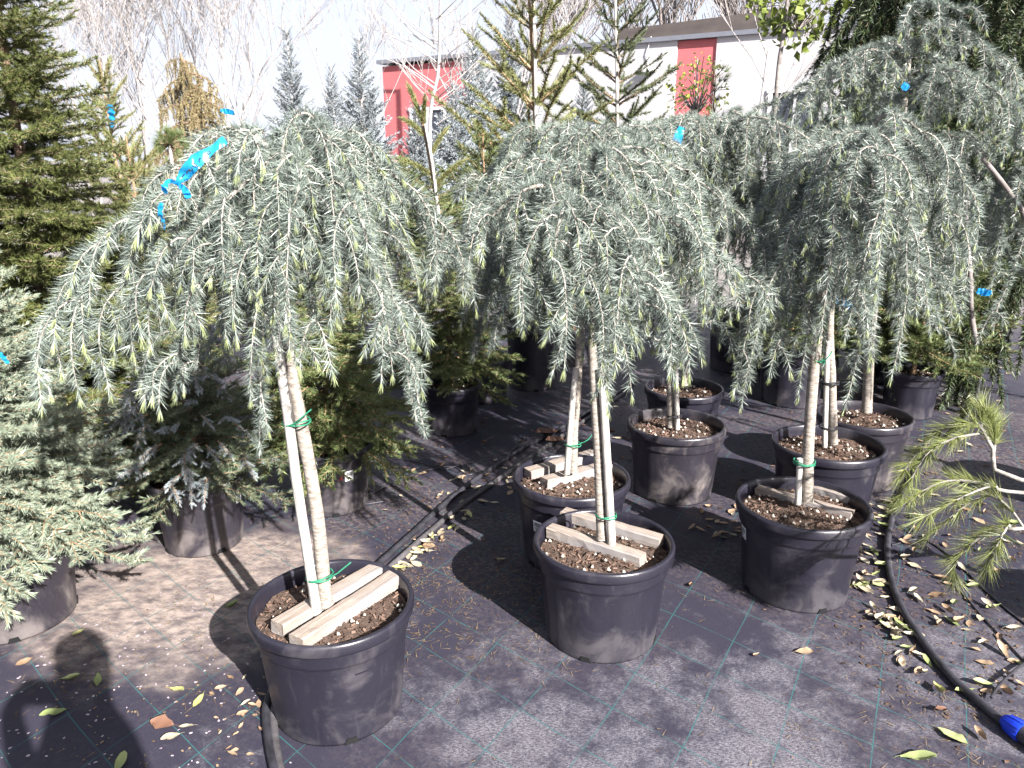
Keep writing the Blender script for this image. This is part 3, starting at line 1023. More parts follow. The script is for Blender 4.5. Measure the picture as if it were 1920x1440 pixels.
# behind C
pE2 = P(1072, 890, PH)
D2_ = potted('potted_weeping_cedar', pE2.x, pE2.y, 0.44, PH, 'weeping cedar right behind the front middle one, pale battens and barcode label on its pot', 'cedar tree', 'pot_plastic', CG, 2.1, sticker=(R(-133), 0.185, False))
YY = pE2.y
nodeE = Q(1095, 300, YY)
nodeE.z = 1.46
stem(D2_, [Q(1075, 885, YY), Q(1077, 800, YY), Q(1085, 700, YY), Q(1092, 480, YY), nodeE], 0.0165, 0.010, knob=0.02)
stem(D2_, [Q(1063, 888, YY - 0.02), Q(1072, 770, YY - 0.02), Q(1080, 690, YY - 0.02)], 0.012, 0.011, 'stake', 'cane', 10)
tie(D2_, Q(1074, 832, YY - 0.01), 0.03, (0, 0, 1), turns=1.6, tail=0.02)
crown(D2_, nodeE, side_R(0.47, 0.45, 0.38, 0.42), side_S(1.0, 0.98, 0.92, 0.95), 11, 31, 0.13, 36, 0.055)
limb_along(D2_, 521, [(1110, 290, 2.62), (1240, 300, 2.5), (1360, 380, 2.46), (1440, 480, 2.46), (1490, 570, 2.5)], (0.26, 0.28, 0.28, 0.30, 0.28))
for (e0, e1, sd) in (((990, 888), (1115, 852), 5), ((1020, 905), (1148, 873), 6)):
    batten(D2_, P(e0[0], e0[1], 0.306), P(e1[0], e1[1], 0.306), 0.052, 0.034, sd)
# E and F: third row
pE = P(1268, 792, PH)
E = potted('potted_weeping_cedar', pE.x, pE.y, 0.44, PH, 'weeping cedar in the dusty pot behind, between the front middle and right pots', 'cedar tree', 'pot_dusty', CG, 0.9)
YE = pE.y
nodeEE = Q(1335, 300, YE)
nodeEE.z = 1.50
stem(E, [Q(1258, 800, YE), Q(1258, 690, YE), Q(1262, 560, YE), Q(1300, 420, YE), nodeEE], 0.019, 0.012, knob=0.02)
stem(E, [Q(1270, 805, YE - 0.03), Q(1268, 690, YE - 0.03), Q(1270, 600, YE - 0.03)], 0.011, 0.010, 'stake', 'cane', 10)
tie(E, Q(1264, 778, YE - 0.015), 0.034, (0, 0, 1), 'black_tie', 1.5, 0.0, 0.003)
tie(E, Q(1264, 672, YE - 0.015), 0.034, (0, 0, 1), 'black_tie', 2.5, 0.03, 0.004)
crown(E, nodeEE, side_R(0.46, 0.34, 0.34, 0.45), side_S(1.0, 1.05, 0.98, 0.95), 12, 41, 0.15, 40, 0.055)
limb_along(E, 531, [(1330, 280, 3.2), (1400, 220, 3.0), (1500, 250, 2.86), (1560, 310, 2.84), (1590, 370, 2.86)], (0.28, 0.30, 0.28, 0.22, 0.18))
limb_along(E, 532, [(1330, 285, 3.2), (1300, 225, 3.0), (1230, 250, 2.86), (1190, 320, 2.86)], (0.24, 0.26, 0.24, 0.2))
pF = P(1283, 725, PH)
F = potted('potted_weeping_cedar', pF.x, pF.y, 0.41, PH, 'farthest weeping cedar of the middle row, its pot mostly hidden behind a dusty pot', 'cedar tree', 'pot_plastic', CG, 1.9)
YF = pF.y
nodeF = Q(1255, 300, YF)
nodeF.z = 1.52
stem(F, [Q(1283, 722, YF), Q(1281, 640, YF), Q(1275, 500, YF), nodeF], 0.021, 0.012, knob=0.02)
crown(F, nodeF, side_R(0.55, 0.5, 0.45, 0.45), side_S(1.0, 1.0, 1.05, 1.0), 10, 43, 0.14, 30, 0.07)
# D: in front, right, with two more behind it
pD = P(1506, 940, PH)
Dd = potted('potted_weeping_cedar', pD.x, pD.y, 0.45, PH, 'weeping cedar in the front right pot, thick stem, grey battens sunk in soil', 'cedar tree', 'pot_plastic', CG, 0.2, sticker=(R(-176), 0.22, False))
YD = pD.y
nodeD = Q(1600, 290, YD)
nodeD.z = 1.40
stem(Dd, [Q(1514, 940, YD), Q(1516, 830, YD), Q(1530, 650, YD), Q(1548, 500, YD), Q(1580, 370, YD), nodeD], 0.0205, 0.013, knob=0.02)
stem(Dd, [Q(1496, 945, YD - 0.01), Q(1500, 860, YD - 0.01)], 0.011, 0.010, 'stake', 'cane', 10)
tie(Dd, Q(1508, 866, YD - 0.005), 0.035, (0, 0, 1), turns=3.2, tail=0.0)
tie(Dd, Q(1534, 676, YD), 0.022, (0.1, 0, 1), turns=2.2, tail=0.02)
crown(Dd, nodeD, side_R(0.24, 0.32, 0.30, 0.36), side_S(1.0, 0.98, 1.02, 0.95), 11, 53, 0.14, 40, 0.052)
limb_along(Dd, 541, [(1600, 300, 2.4), (1660, 215, 2.3), (1740, 260, 2.26), (1790, 350, 2.28)], (0.34, 0.36, 0.30, 0.24))
limb_along(Dd, 542, [(1598, 300, 2.4), (1630, 250, 2.22), (1650, 310, 2.12), (1655, 390, 2.1)], (0.30, 0.36, 0.36, 0.34))
limb_along(Dd, 543, [(1598, 310, 2.4), (1560, 330, 2.34), (1500, 420, 2.34), (1455, 520, 2.36)], (0.22, 0.26, 0.30, 0.34))
strands(Dd, 7, [(1560, 400, 2.2, 0.38), (1590, 360, 2.2, 0.42), (1620, 400, 2.15, 0.42), (1660, 380, 2.15, 0.44), (1640, 560, 2.2, 0.36), (1690, 470, 2.2, 0.42), (1735, 430, 2.2, 0.46), (1480, 480, 2.3, 0.50), (1450, 520, 2.3, 0.42), (1500, 540, 2.3, 0.36),
              (1425, 470, 2.4, 0.38), (1780, 400, 2.3, 0.36)])
for (e0, e1, sd) in (((1420, 918), (1598, 966), 7), ((1490, 905), (1606, 940), 8)):
    batten(Dd, P(e0[0], e0[1], 0.296), P(e1[0], e1[1], 0.296), 0.036, 0.030, sd)
pG = P(1553, 828, PH)
G = potted('potted_weeping_cedar', pG.x, pG.y, 0.455, PH, 'weeping cedar right behind the front right pot, cane strapped with black ties, bark mulch showing', 'cedar tree', 'pot_plastic', CG, 2.9)
YG = pG.y
nodeG = Q(1580, 330, YG)
nodeG.z = 1.46
stem(G, [Q(1562, 832, YG), Q(1560, 730, YG), Q(1556, 600, YG), Q(1570, 420, YG), nodeG], 0.0195, 0.012, knob=0.02)
stem(G, [Q(1546, 838, YG - 0.03), Q(1550, 700, YG - 0.03), Q(1552, 640, YG - 0.03)], 0.011, 0.010, 'stake', 'cane', 10)
tie(G, Q(1554, 800, YG - 0.015), 0.036, (0, 0, 1), 'black_tie', 1.6, 0.0, 0.003)
tie(G, Q(1555, 716, YG - 0.015), 0.036, (0, 0, 1), 'black_tie', 1.6, 0.0, 0.004)
crown(G, nodeG, side_R(0.26, 0.45, 0.30, 0.40), side_S(1.0, 0.9, 0.92, 0.95), 11, 61, 0.13, 34, 0.06)
pH = P(1620, 775, PH)
Hh = potted('potted_weeping_cedar', pH.x, pH.y, 0.43, PH, 'tallest weeping cedar at right with a blue band round its stem and a loose top', 'cedar tree', 'pot_dusty', CG, 1.4)
YH = pH.y
nodeH = Q(1700, 150, YH)
nodeH2 = Q(1690, 300, YH)
stem(Hh, [Q(1625, 772, YH), Q(1632, 640, YH), Q(1645, 520, YH), Q(1680, 330, YH), Q(1700, 150, YH), Q(1705, 90, YH)], 0.024, 0.008, knob=0.02)
crown(Hh, nodeH, side_R(0.55, 0.50, 0.4, 0.35), side_S(1.42, 1.5, 1.5, 1.55), 4, 71, 0.05, 6, 0.085)
crown(Hh, Q(1705, 95, YH), side_R(0.24, 0.34, 0.3, 0.25), side_S(1.72, 1.75, 1.72, 1.7), 2, 72, 0.03, 1, 0.10)
limb_along(Hh, 551, [(1702, 150, 3.35), (1650, 95, 3.2), (1585, 115, 3.1), (1530, 190, 3.05)], (0.18, 0.2, 0.2, 0.14))
limb_along(Hh, 552, [(1705, 110, 3.35), (1760, 45, 3.2), (1830, 75, 3.1), (1890, 140, 3.05)], (0.16, 0.2, 0.2, 0.16))
limb_along(Hh, 553, [(1705, 95, 3.35), (1700, 30, 3.2), (1740, 5, 3.1), (1800, 20, 3.05)], (0.14, 0.14, 0.14, 0.13))
limb_along(Hh, 554, [(1700, 180, 3.35), (1760, 130, 3.1), (1850, 160, 2.95), (1930, 230, 2.9)], (0.2, 0.24, 0.24, 0.2))
crown(Hh, nodeH2, side_R(0.45, 0.62, 0.48, 0.4), side_S(1.0, 0.98, 1.0, 1.0), 10, 73, 0.13, 22, 0.09)
# one more whose pot stands outside the picture on the right
I_ = potted('potted_weeping_cedar', 2.62, 3.0, 0.44, PH, 'weeping cedar at the right picture edge with a bare knobbly limb hanging down', 'cedar tree', 'pot_plastic', CG, 1.0)
nodeI = Vector((2.08, 3.0, 1.50))
stem(I_, [(2.62, 3.0, 0.27), (2.6, 3.0, 0.7), (2.42, 3.0, 1.2), nodeI], 0.022, 0.014, knob=0.02)
stem(I_, [nodeI, Q(1945, 420, 2.95), Q(1905, 376, 2.9), Q(1876, 338, 2.88), Q(1842, 296, 2.88)], 0.010, 0.008, 'limb', 'grey_twig', 9, 24, 0.05)
stem(I_, [Q(1800, 325, 2.92), Q(1809, 345, 2.88), Q(1813, 370, 2.86), Q(1812, 430, 2.85), Q(1818, 500, 2.84), Q(1822, 590, 2.84), Q(1832, 645, 2.83)], 0.009, 0.0085, 'bare_limb', 'grey_twig', 9, 24, 0.06)
crown(I_, nodeI, side_R(0.40, 0.45, 0.36, 0.4), side_S(1.24, 1.1, 1.24, 1.1), 10, 83, 0.15, 30, 0.075)
print('stage: cedars')

# ------------------------------------------------------------------ other conifers
def spray(seed, L, nlen, dens, width, sp, ratio, ang, droop, mats, flat=0.8, sub=True, r0=0.004, nang=(40, 70), upturn=0.0, newtip=0):
    """a conifer branch along +X with side shoots left and right"""
    mb = MB(seed)
    rng = np.random.default_rng(seed + 500)
    def pth(p0, d, ln, n, dr, up):
        d = norm(np.array(d, float))
        s = np.linspace(0, 1, n)
        p = np.array(p0, float) + s[:, None] * ln * d
        p[:, 2] += ln * (-dr * s ** 1.6 + up * s ** 3)
        p += np.cumsum(rng.normal(size=(n, 3)), 0) * ln * 0.007
        return p
    main = pth((0, 0, 0), (1, 0, 0), L, 14, droop, upturn)
    def needles(p, ln, r, st=0.0):
        mb.shoot(p, r, 0.0009, dens, nlen, width, nang, 1, 0, 3, flat, st)
        if newtip:
            mb.tuft(p[-1], norm(p[-1] - p[-2]), newtip, nlen * 0.9, width * 1.2, 0.5, 2)
    needles(main, L, r0, 0.1)
    def sides(path, ln, sp_, depth):
        n = max(1, int(ln * 0.86 / sp_))
        for k in range(n):
            s = 0.10 + 0.84 * (k + rng.random() * 0.6) / n
            i = min(len(path) - 2, int(s * (len(path) - 1)))
            p = path[i] + (path[i + 1] - path[i]) * (s * (len(path) - 1) - i)
            T = norm(path[i + 1] - path[i])
            lat = norm(np.cross(np.array([0, 0, 1.0]), T))
            for sd in (-1, 1):
                if rng.random() < 0.12:
                    continue
                a = math.radians(ang + rng.normal() * 8)
                d = T * math.cos(a) + sd * lat * math.sin(a) + np.array([0, 0, rng.normal() * 0.14])
                l2 = ln * ratio * (1.05 - s * 0.85) * rng.uniform(0.7, 1.15)
                if l2 < 0.02:
                    continue
                q = pth(p, d, l2, 7, droop * 0.7, upturn * 0.6)
                needles(q, l2, 0.0022)
                if depth and l2 > sp_ * 2.4:
                    sides(q, l2, sp_ * 1.05, 0)
    sides(main, L, sp, 1 if sub else 0)
    return mb.mesh('branch', mats), L
def conifer(root, axis, z_lo, z_hi, n, sprays, prof, elev, seed, trunk_r=(0.02, 0.005), trunk_mat='conifer_bark', whorl=0, sc_lim=(0.55, 1.6), name='branch', cond=None):
    rng = random.Random(seed)
    ax_ = smooth_path([loc_of(root, p) for p in axis], 20)
    q = MB()
    q.tube(ax_, np.linspace(trunk_r[0], trunk_r[1], len(ax_)), 9)
    q.build('trunk', [trunk_mat], root)
    zz = [p.z for p in ax_]
    def at(z):
        i = 0
        while i < len(zz) - 2 and zz[i + 1] < z:
            i += 1
        t = (z - zz[i]) / max(1e-5, zz[i + 1] - zz[i])
        return ax_[i] + (ax_[i + 1] - ax_[i]) * max(0.0, min(1.0, t))
    for k in range(n):
        if whorl:
            lev = k // whorl
            nl = max(1, n // whorl)
            t = min(0.999, (lev + 0.25 * rng.random()) / nl)
            az = 2 * math.pi * (k % whorl) / whorl + lev * 0.9 + rng.uniform(-0.25, 0.25)
        else:
            t = (k + rng.random()) / n
            az = k * 2.39996 + rng.uniform(-0.3, 0.3)
        if cond is not None and not cond(az, t):
            continue
        p = at(z_lo + (z_hi - z_lo) * t)
        ln = prof(t) * rng.uniform(0.82, 1.15)
        me, L = rng.choice(sprays)
        best = sorted(sprays, key=lambda s_: abs(math.log(s_[1] / max(ln, 0.02))))[:2]
        me, L = rng.choice(best)
        sc = max(sc_lim[0], min(sc_lim[1], ln / L))
        e = R(elev(t)) + rng.gauss(0, 0.10)
        m_ = Matrix.Rotation(az, 4, 'Z') @ Matrix.Rotation(-e, 4, 'Y') @ Matrix.Rotation(rng.gauss(0, 0.25), 4, 'X')
        link(name, me, root, p, m_.to_euler(), sc)
def var(n, seed, Ls, *a, **k):
    return [spray(seed + i, Ls[i % len(Ls)], *a, **k) for i in range(n)]

# tall dark fir on the left
FIR = var(5, 1000, (0.24, 0.38, 0.54), 0.024, 1150, 0.0030, 0.055, 0.50, 48, 0.10, ['conifer_bark', 'fir'], flat=0.55, nang=(45, 75), upturn=0.10)
xF = Q(40, 300, 3.25)
fir = thing('fir_tree', (xF.x, 3.25, 0), 'tall dense dark green fir at the left picture edge', 'fir tree')
conifer(fir, [(xF.x, 3.25, 0), (xF.x, 3.25, 1.4), (xF.x + 0.02, 3.25, 2.62)], 0.18, 2.55, 210, FIR, lambda t: 0.74 * (1 - t) ** 0.8 + 0.08, lambda t: -10 + 38 * t, 5, (0.035, 0.006))
# broad grey green spruce, front left
SG = var(5, 1100, (0.16, 0.26, 0.38), 0.019, 1350, 0.0025, 0.042, 0.50, 46, 0.10, ['orange_twig', 'spruce_grey'], flat=0.9, upturn=0.14, r0=0.0035)
pL1 = Vector((-1.66, 2.26, 0))
L1 = potted('potted_spruce', pL1.x, pL1.y, 0.44, 0.33, 'bushy grey green spruce spilling over a dusty pot at the left edge', 'spruce tree', 'pot_dusty', None, 0.5)
conifer(L1, [(pL1.x, pL1.y, 0.27), (pL1.x, pL1.y, 0.7), (pL1.x, pL1.y, 1.22)], 0.34, 1.17, 170, SG, lambda t: 0.50 * (1 - t * 0.85) ** 0.75, lambda t: -20 + 55 * t, 6, (0.022, 0.006), 'orange_twig')
# dwarf spruce with blue white tips
SB = var(3, 1200, (0.16, 0.24, 0.32), 0.017, 1200, 0.0024, 0.045, 0.48, 46, 0.08, ['conifer_bark', 'spruce_bush'], flat=0.9, upturn=0.1)
SB += var(3, 1250, (0.10, 0.14), 0.015, 1500, 0.0024, 0.032, 0.50, 50, 0.22, ['orange_twig', 'spruce_blue'], flat=1.0, sub=False)
bL2 = P(365, 985)
pL2 = Vector((-1.235, 2.79, 0))
L2 = potted('potted_spruce', pL2.x, pL2.y, 0.37, 0.29, 'low dark spruce with blue white tips in the lit pot behind the grey green one', 'spruce tree', 'pot_dusty', None, 0.8, sticker=(R(-8), 0.20, False))
conifer(L2, [(pL2.x, pL2.y, 0.24), (pL2.x, pL2.y, 0.5), (pL2.x + 0.01, pL2.y, 0.80)], 0.31, 0.78, 80, SB[:3], lambda t: 0.37 * (1 - t) ** 0.6 + 0.06, lambda t: -14 + 55 * t, 7, (0.018, 0.006))
rng = random.Random(9)
for k in range(70):                                      # the pale tips stand out on the outside of the bush
    az = rng.uniform(-2.9, -0.2)
    hz = rng.random()
    rr_ = (0.34 * (1 - hz) ** 0.6 + 0.02) * rng.uniform(0.75, 1.0)
    me, L_ = rng.choice(SB[3:])
    m_ = Matrix.Rotation(az + rng.uniform(-0.5, 0.5), 4, 'Z') @ Matrix.Rotation(-R(rng.uniform(-35, 25)), 4, 'Y')
    link('branch', me, L2, (rr_ * math.cos(az), rr_ * math.sin(az), 0.33 + 0.44 * hz), m_.to_euler(), rng.uniform(0.7, 1.1))
# green spruce with a barcode on its pot
SN = var(5, 1300, (0.16, 0.26, 0.36), 0.018, 1250, 0.0028, 0.048, 0.48, 46, 0.14, ['orange_twig', 'spruce_green'], flat=0.9, upturn=0.1)
pL3 = P(617, 828, 0.29)
L3 = potted('potted_spruce', pL3.x, pL3.y, 0.38, 0.29, 'green spruce in a pot with barcode label right behind the stem of the nearest cedar', 'spruce tree', 'pot_dusty', None, 0.3, sticker=(R(-50), 0.185, True))
conifer(L3, [(pL3.x, pL3.y, 0.24), (pL3.x, pL3.y, 0.6), (pL3.x, pL3.y, 1.25)], 0.33, 1.2, 120, SN, lambda t: 0.46 * (1 - t) ** 0.7 + 0.05, lambda t: -22 + 60 * t, 8, (0.02, 0.005))
# taller spruce with a bare leader
pL4 = P(846, 716, 0.28)
L4 = potted('potted_spruce', pL4.x, pL4.y, 0.34, 0.28, 'spruce with a long leaning bare leader tied to a white cane', 'spruce tree', 'pot_plastic', None, 1.3)
Y4 = pL4.y
SO = var(5, 1400, (0.14, 0.24, 0.36), 0.020, 1700, 0.0030, 0.085, 0.42, 46, -0.05, ['orange_twig', 'spruce_olive'], flat=1.0, sub=False, r0=0.005)
conifer(L4, [(pL4.x, Y4, 0.23), Q(838, 560, Y4), Q(826, 430, Y4), Q(806, 300, Y4), Q(790, 225, Y4)], 0.36, 1.40, 110, SN, lambda t: 0.44 * (1 - t) ** 0.75 + 0.04, lambda t: -15 + 45 * t, 9, (0.02, 0.006))
sp_me = MB(77)
for (a, b_, r_) in ((Q(790, 225, Y4), Q(764, 158, Y4), 0.004), (Q(793, 235, Y4), Q(797, 180, Y4 - 0.05), 0.004), (Q(797, 255, Y4), Q(752, 222, Y4 - 0.04), 0.004),
                    (Q(808, 290, Y4), Q(840, 240, Y4 + 0.03), 0.004), (Q(812, 330, Y4), Q(740, 295, Y4 - 0.05), 0.004), (Q(815, 350, Y4), Q(872, 300, Y4), 0.004)):
    a, b_ = loc_of(L4, a), loc_of(L4, b_)
    sp_me.shoot([a.lerp(b_, k / 6) + Vector((0, 0, 0.012 * math.sin(k / 6 * 3.1))) for k in range(7)], 0.005, 0.003, 4200, 0.027, 0.0042, (30, 60), 1, 0, 4)
sp_me.build('leader_shoots', ['orange_twig', 'spruce_olive'], L4)
stem(L4, [Q(822, 400, Y4 - 0.02), Q(811, 310, Y4 - 0.02), Q(797, 232, Y4 - 0.02)], 0.009, 0.008, 'stake', 'cane', 7)
# sparse tall spruce in the middle
pL5 = Q(1000, 690, 5.0)
L5 = potted('potted_spruce', pL5.x, 5.0, 0.40, 0.46, 'tall open spruce with upswept bare branches and a white cane, above the middle cedars', 'spruce tree', 'pot_plastic', None, 0.1)
SO2 = var(5, 1450, (0.20, 0.34, 0.50), 0.023, 1700, 0.0036, 0.13, 0.42, 44, -0.05, ['orange_twig', 'spruce_olive'], flat=1.0, sub=False, r0=0.008)
conifer(L5, [(pL5.x, 5.0, 0.4), Q(1003, 300, 5.0), Q(1002, 180, 5.0), Q(990, -40, 5.0)], 1.32, 2.62, 36, SO2, lambda t: 0.66 * (1 - t) ** 0.9 + 0.12, lambda t: 26 + 22 * t, 12, (0.022, 0.008), 'orange_twig', 6)
conifer(L5, [(pL5.x + 0.001, 5.0, 0.4), (pL5.x, 5.0, 0.9), (pL5.x + 0.001, 5.0, 1.35)], 0.55, 1.35, 60, SN, lambda t: 0.55, lambda t: -8 + 25 * t, 13, (0.021, 0.018))
stem(L5, [Q(1005, 250, 4.96), Q(1003, 100, 4.96), Q(999, -30, 4.96)], 0.011, 0.010, 'stake', 'cane', 7)
# second open spruce to its right
pL6 = Q(1155, 660, 6.2)
L6 = potted('potted_spruce', pL6.x, 6.2, 0.40, 0.42, 'dark open spruce on a straight cane in front of the white wall', 'spruce tree', 'pot_plastic', None, 0.6)
SO3 = var(4, 1470, (0.24, 0.40), 0.024, 1500, 0.0040, 0.13, 0.45, 44, -0.08, ['conifer_bark', 'spruce_dark'], flat=1.0, sub=False, r0=0.008)
conifer(L6, [(pL6.x, 6.2, 0.36), Q(1158, 300, 6.2), Q(1157, 100, 6.2), Q(1153, -60, 6.2)], 1.35, 2.85, 46, SO3, lambda t: 0.55 * (1 - t) ** 0.8 + 0.12, lambda t: 18 + 30 * t, 14, (0.022, 0.008), 'conifer_bark', 5)
stem(L6, [Q(1158, 250, 6.15), Q(1156, 100, 6.15), Q(1152, -60, 6.15)], 0.012, 0.011, 'stake', 'cane', 7)
# young spruces between the fir and the nearest cedar
def young(px_tip, py_tip, Y, label, seed, sprays, w, low=0.3, n=50, mat='orange_twig', potD=0.34, whorl=5, el=(8, 60)):
    tip = Q(px_tip, py_tip, Y)
    r_ = potted('potted_spruce', tip.x, Y, potD, 0.28, label, 'spruce tree', 'pot_plastic', None, seed)
    conifer(r_, [(tip.x, Y, 0.24), (tip.x + 0.02, Y, tip.z * 0.5), tip], low, tip.z - 0.03, n, sprays, lambda t: w * (1 - t) ** 0.8 + 0.10, lambda t: el[0] + (el[1] - el[0]) * t, seed, (0.016, 0.004), mat, whorl)
    return r_
y1 = young(186, 112, 4.3, 'young yellow green spruce with upright bottlebrush shoots beside the tall fir', 21, SO, 0.40, 0.5, 60)
young(236, 255, 3.9, 'short young spruce between the fir and the nearest cedar', 22, SO, 0.38, 0.4, 60)
young(268, 300, 4.9, 'small olive spruce low behind the nearest cedar on its left', 23, SO, 0.42, 0.4, 60)
young(735, 300, 5.2, 'green young spruce in the gap right of the nearest cedar', 24, SN, 0.42, 0.85, 50)
young(905, 250, 4.7, 'green spruce standing behind the middle cedars on their left', 25, SN, 0.45, 0.85, 50)
young(1080, 285, 5.6, 'dense green spruce just behind the top of the middle cedars', 26, SN, 0.5, 0.85, 50)
young(1500, 420, 4.7, 'dark spruce in the shade behind the right cedars', 27, SN, 0.5, 0.35, 80)
young(1760, 380, 4.4, 'green spruce behind the tallest cedar, low tips lit yellow', 28, SN, 0.5, 0.35, 80)
young(400, 330, 5.4, 'olive spruce hidden low behind the dome of the nearest cedar', 29, SO, 0.5, 0.4, 60)
# spare dark pots standing further back
def spare(px, py, D, H, label, st=None, lean=None):
    p = P(px, py)
    return potted('plant_pot', p.x, p.y, D, H, label, 'plant pot', 'pot_plastic', 'dark pots standing further back', px * 0.01, sticker=st, soil_drop=0.06)
spare(1664, 712, 0.40, 0.46, 'tall black pot with a white label behind the tallest cedar at right', (R(-70), 0.30, False))
spare(1482, 752, 0.42, 0.40, 'black pot in deep shade between the middle and right cedars')
spare(1375, 690, 0.42, 0.42, 'black pot in the shade behind the farthest middle cedar')
pt = thing('fallen_pot', P(1848, 540), 'black pot lying on its side at the far right', 'plant pot')
pb, rm, dh = pot_meshes(0.34, 0.28, 'pot_plastic')
po = link('pot', pb, pt, (0, 0, 0.165), (R(94), 0, R(60)))
link('rim', rm, po)
spare(1915, 490, 0.40, 0.34, 'black pot far back at the right picture edge')

# pale blue spruces far behind
def far_needles(seed, L, mats):
    return spray(seed, L, 0.05, 330, 0.012, 0.13, 0.46, 48, 0.06, mats, flat=0.9, upturn=0.14, r0=0.010)
FB = [far_needles(1600 + i, L, ['conifer_bark', 'spruce_pale']) for i, L in enumerate((0.35, 0.55, 0.8, 1.05))]
for (px, py, Y, w, lab, sd) in ((537, 48, 12.0, 0.78, 'conical silver blue spruce far behind the nearest cedar', 41),
                                (672, 62, 11.0, 0.80, 'silver blue spruce left of the red wall', 42),
                                (888, 40, 11.5, 0.95, 'pale blue spruce covering the corner between red and white wall', 43),
                                (955, 20, 14.5, 1.10, 'tall pale spruce in front of the white wall', 44),
                                (780, 190, 9.0, 0.55, 'low pale spruce below the window in the red wall', 45),
                                (850, 150, 10.0, 0.75, 'broad pale spruce in front of the right end of the red wall', 46),
                                (1095, 150, 12.5, 0.80, 'pale spruce low in front of the white wall', 47),
                                (620, 120, 14.0, 0.80, 'faint pale spruce between the two silver blue ones', 48)):
    tip = Q(px, py, Y)
    t_ = thing('blue_spruce', (tip.x, Y, 0), lab, 'spruce tree')
    conifer(t_, [(tip.x, Y, 0), (tip.x, Y, tip.z * 0.5), tip], 0.3, tip.z - 0.10, 200, FB, lambda t, w=w: w * (1 - t) ** 0.95 + 0.07, lambda t: 4 + 38 * t, sd, (0.05, 0.008), 'pale_twig', 0, (0.3, 1.4))

# weeping spruces: a rusty one at left, a big dark one at right
def weeper(seed, L, mats, nlen, width, dens):
    mb = MB(seed)
    rng_ = np.random.default_rng(seed)
    n = 12
    s = np.linspace(0, 1, n)
    p = np.stack([L * 0.75 * s, np.cumsum(rng_.normal(size=n)) * 0.01 * L, L * (0.10 * s - 0.35 * s ** 2.2)], 1)
    mb.shoot(p, 0.010 * L + 0.004, 0.002, dens, nlen, width, (40, 75), 1, 0, 5)
    for k in range(int(16 * (0.5 + L))):
        i = rng_.integers(1, n)
        ln = rng_.uniform(0.10, 0.34) * (0.5 + L)
        d = np.array([rng_.normal() * 0.22, rng_.normal() * 0.22])
        t = np.linspace(0, 1, 7)
        q = np.stack([p[i, 0] + d[0] * ln * np.sqrt(t), p[i, 1] + d[1] * ln * np.sqrt(t) , p[i, 2] - ln * t ** 1.1], 1)
        mb.shoot(q, 0.003, 0.001, dens, nlen, width, (35, 70), 1, 0, 3)
    return mb.mesh('branch', mats), L
WR = [weeper(1700 + i, L, ['conifer_bark', 'weeping_rust'], 0.024, 0.0055, 900) for i, L in enumerate((0.3, 0.45, 0.6))]
WD = [weeper(1750 + i, L, ['conifer_bark', 'weeping_dark'], 0.034, 0.0062, 800) for i, L in enumerate((0.4, 0.6, 0.85))]
tip = Q(338, 100, 6.0)
wr = thing('weeping_spruce', (tip.x, 6.0, 0), 'rusty yellow weeping spruce with a nodding top at left', 'spruce tree')
conifer(wr, [(tip.x + 0.10, 6.0, 0), (tip.x + 0.12, 6.0, 1.2), (tip.x + 0.04, 6.0, 2.0), tip], 0.7, tip.z - 0.02, 60, WR, lambda t: 0.66 * (1 - t) ** 0.6 + 0.12, lambda t: -12 + 10 * t, 51, (0.022, 0.01), 'conifer_bark')
wdx = Q(1735, 200, 5.2)
wd = thing('weeping_spruce', (wdx.x, 5.2, 0), 'big dark green weeping spruce at the upper right', 'spruce tree')
conifer(wd, [(wdx.x, 5.2, 0), (wdx.x - 0.02, 5.2, 1.4), (wdx.x + 0.05, 5.2, 2.4), (wdx.x, 5.2, 3.3)], 0.7, 3.3, 150, WD, lambda t: 1.12 * (1 - t) ** 0.5 + 0.20, lambda t: -6 + 14 * t, 52, (0.05, 0.014), 'conifer_bark', 0, (0.5, 1.5))
# grafted ball pine on a white stem
bp = Q(318, 272, 4.4)
ball = potted('potted_pine', bp.x, 4.4, 0.30, 0.28, 'little grafted pine ball on a straight pale stem left of the nearest cedar', 'pine tree', 'pot_plastic', None, 0.7)
stem(ball, [(bp.x + 0.01, 4.4, 0.22), (bp.x + 0.01, 4.4, 0.9), (bp.x, 4.4, bp.z)], 0.012, 0.010, 'trunk', 'pale_twig', 8)
mb = MB(91)
for k in range(70):
    d = norm(mb.rng.normal(size=3) + np.array([0, 0, 0.35]))
    o_ = np.array(tuple(loc_of(ball, bp)))
    e_ = o_ + d * mb.rng.uniform(0.03, 0.085)
    mb.tube([o_, (o_ + e_) / 2, e_], 0.003, 3, 0)
    mb.tuft(e_, d, 34, 0.05, 0.0018, 0.45, 1)
mb.build('crown', ['conifer_bark', 'spruce_green'], ball)

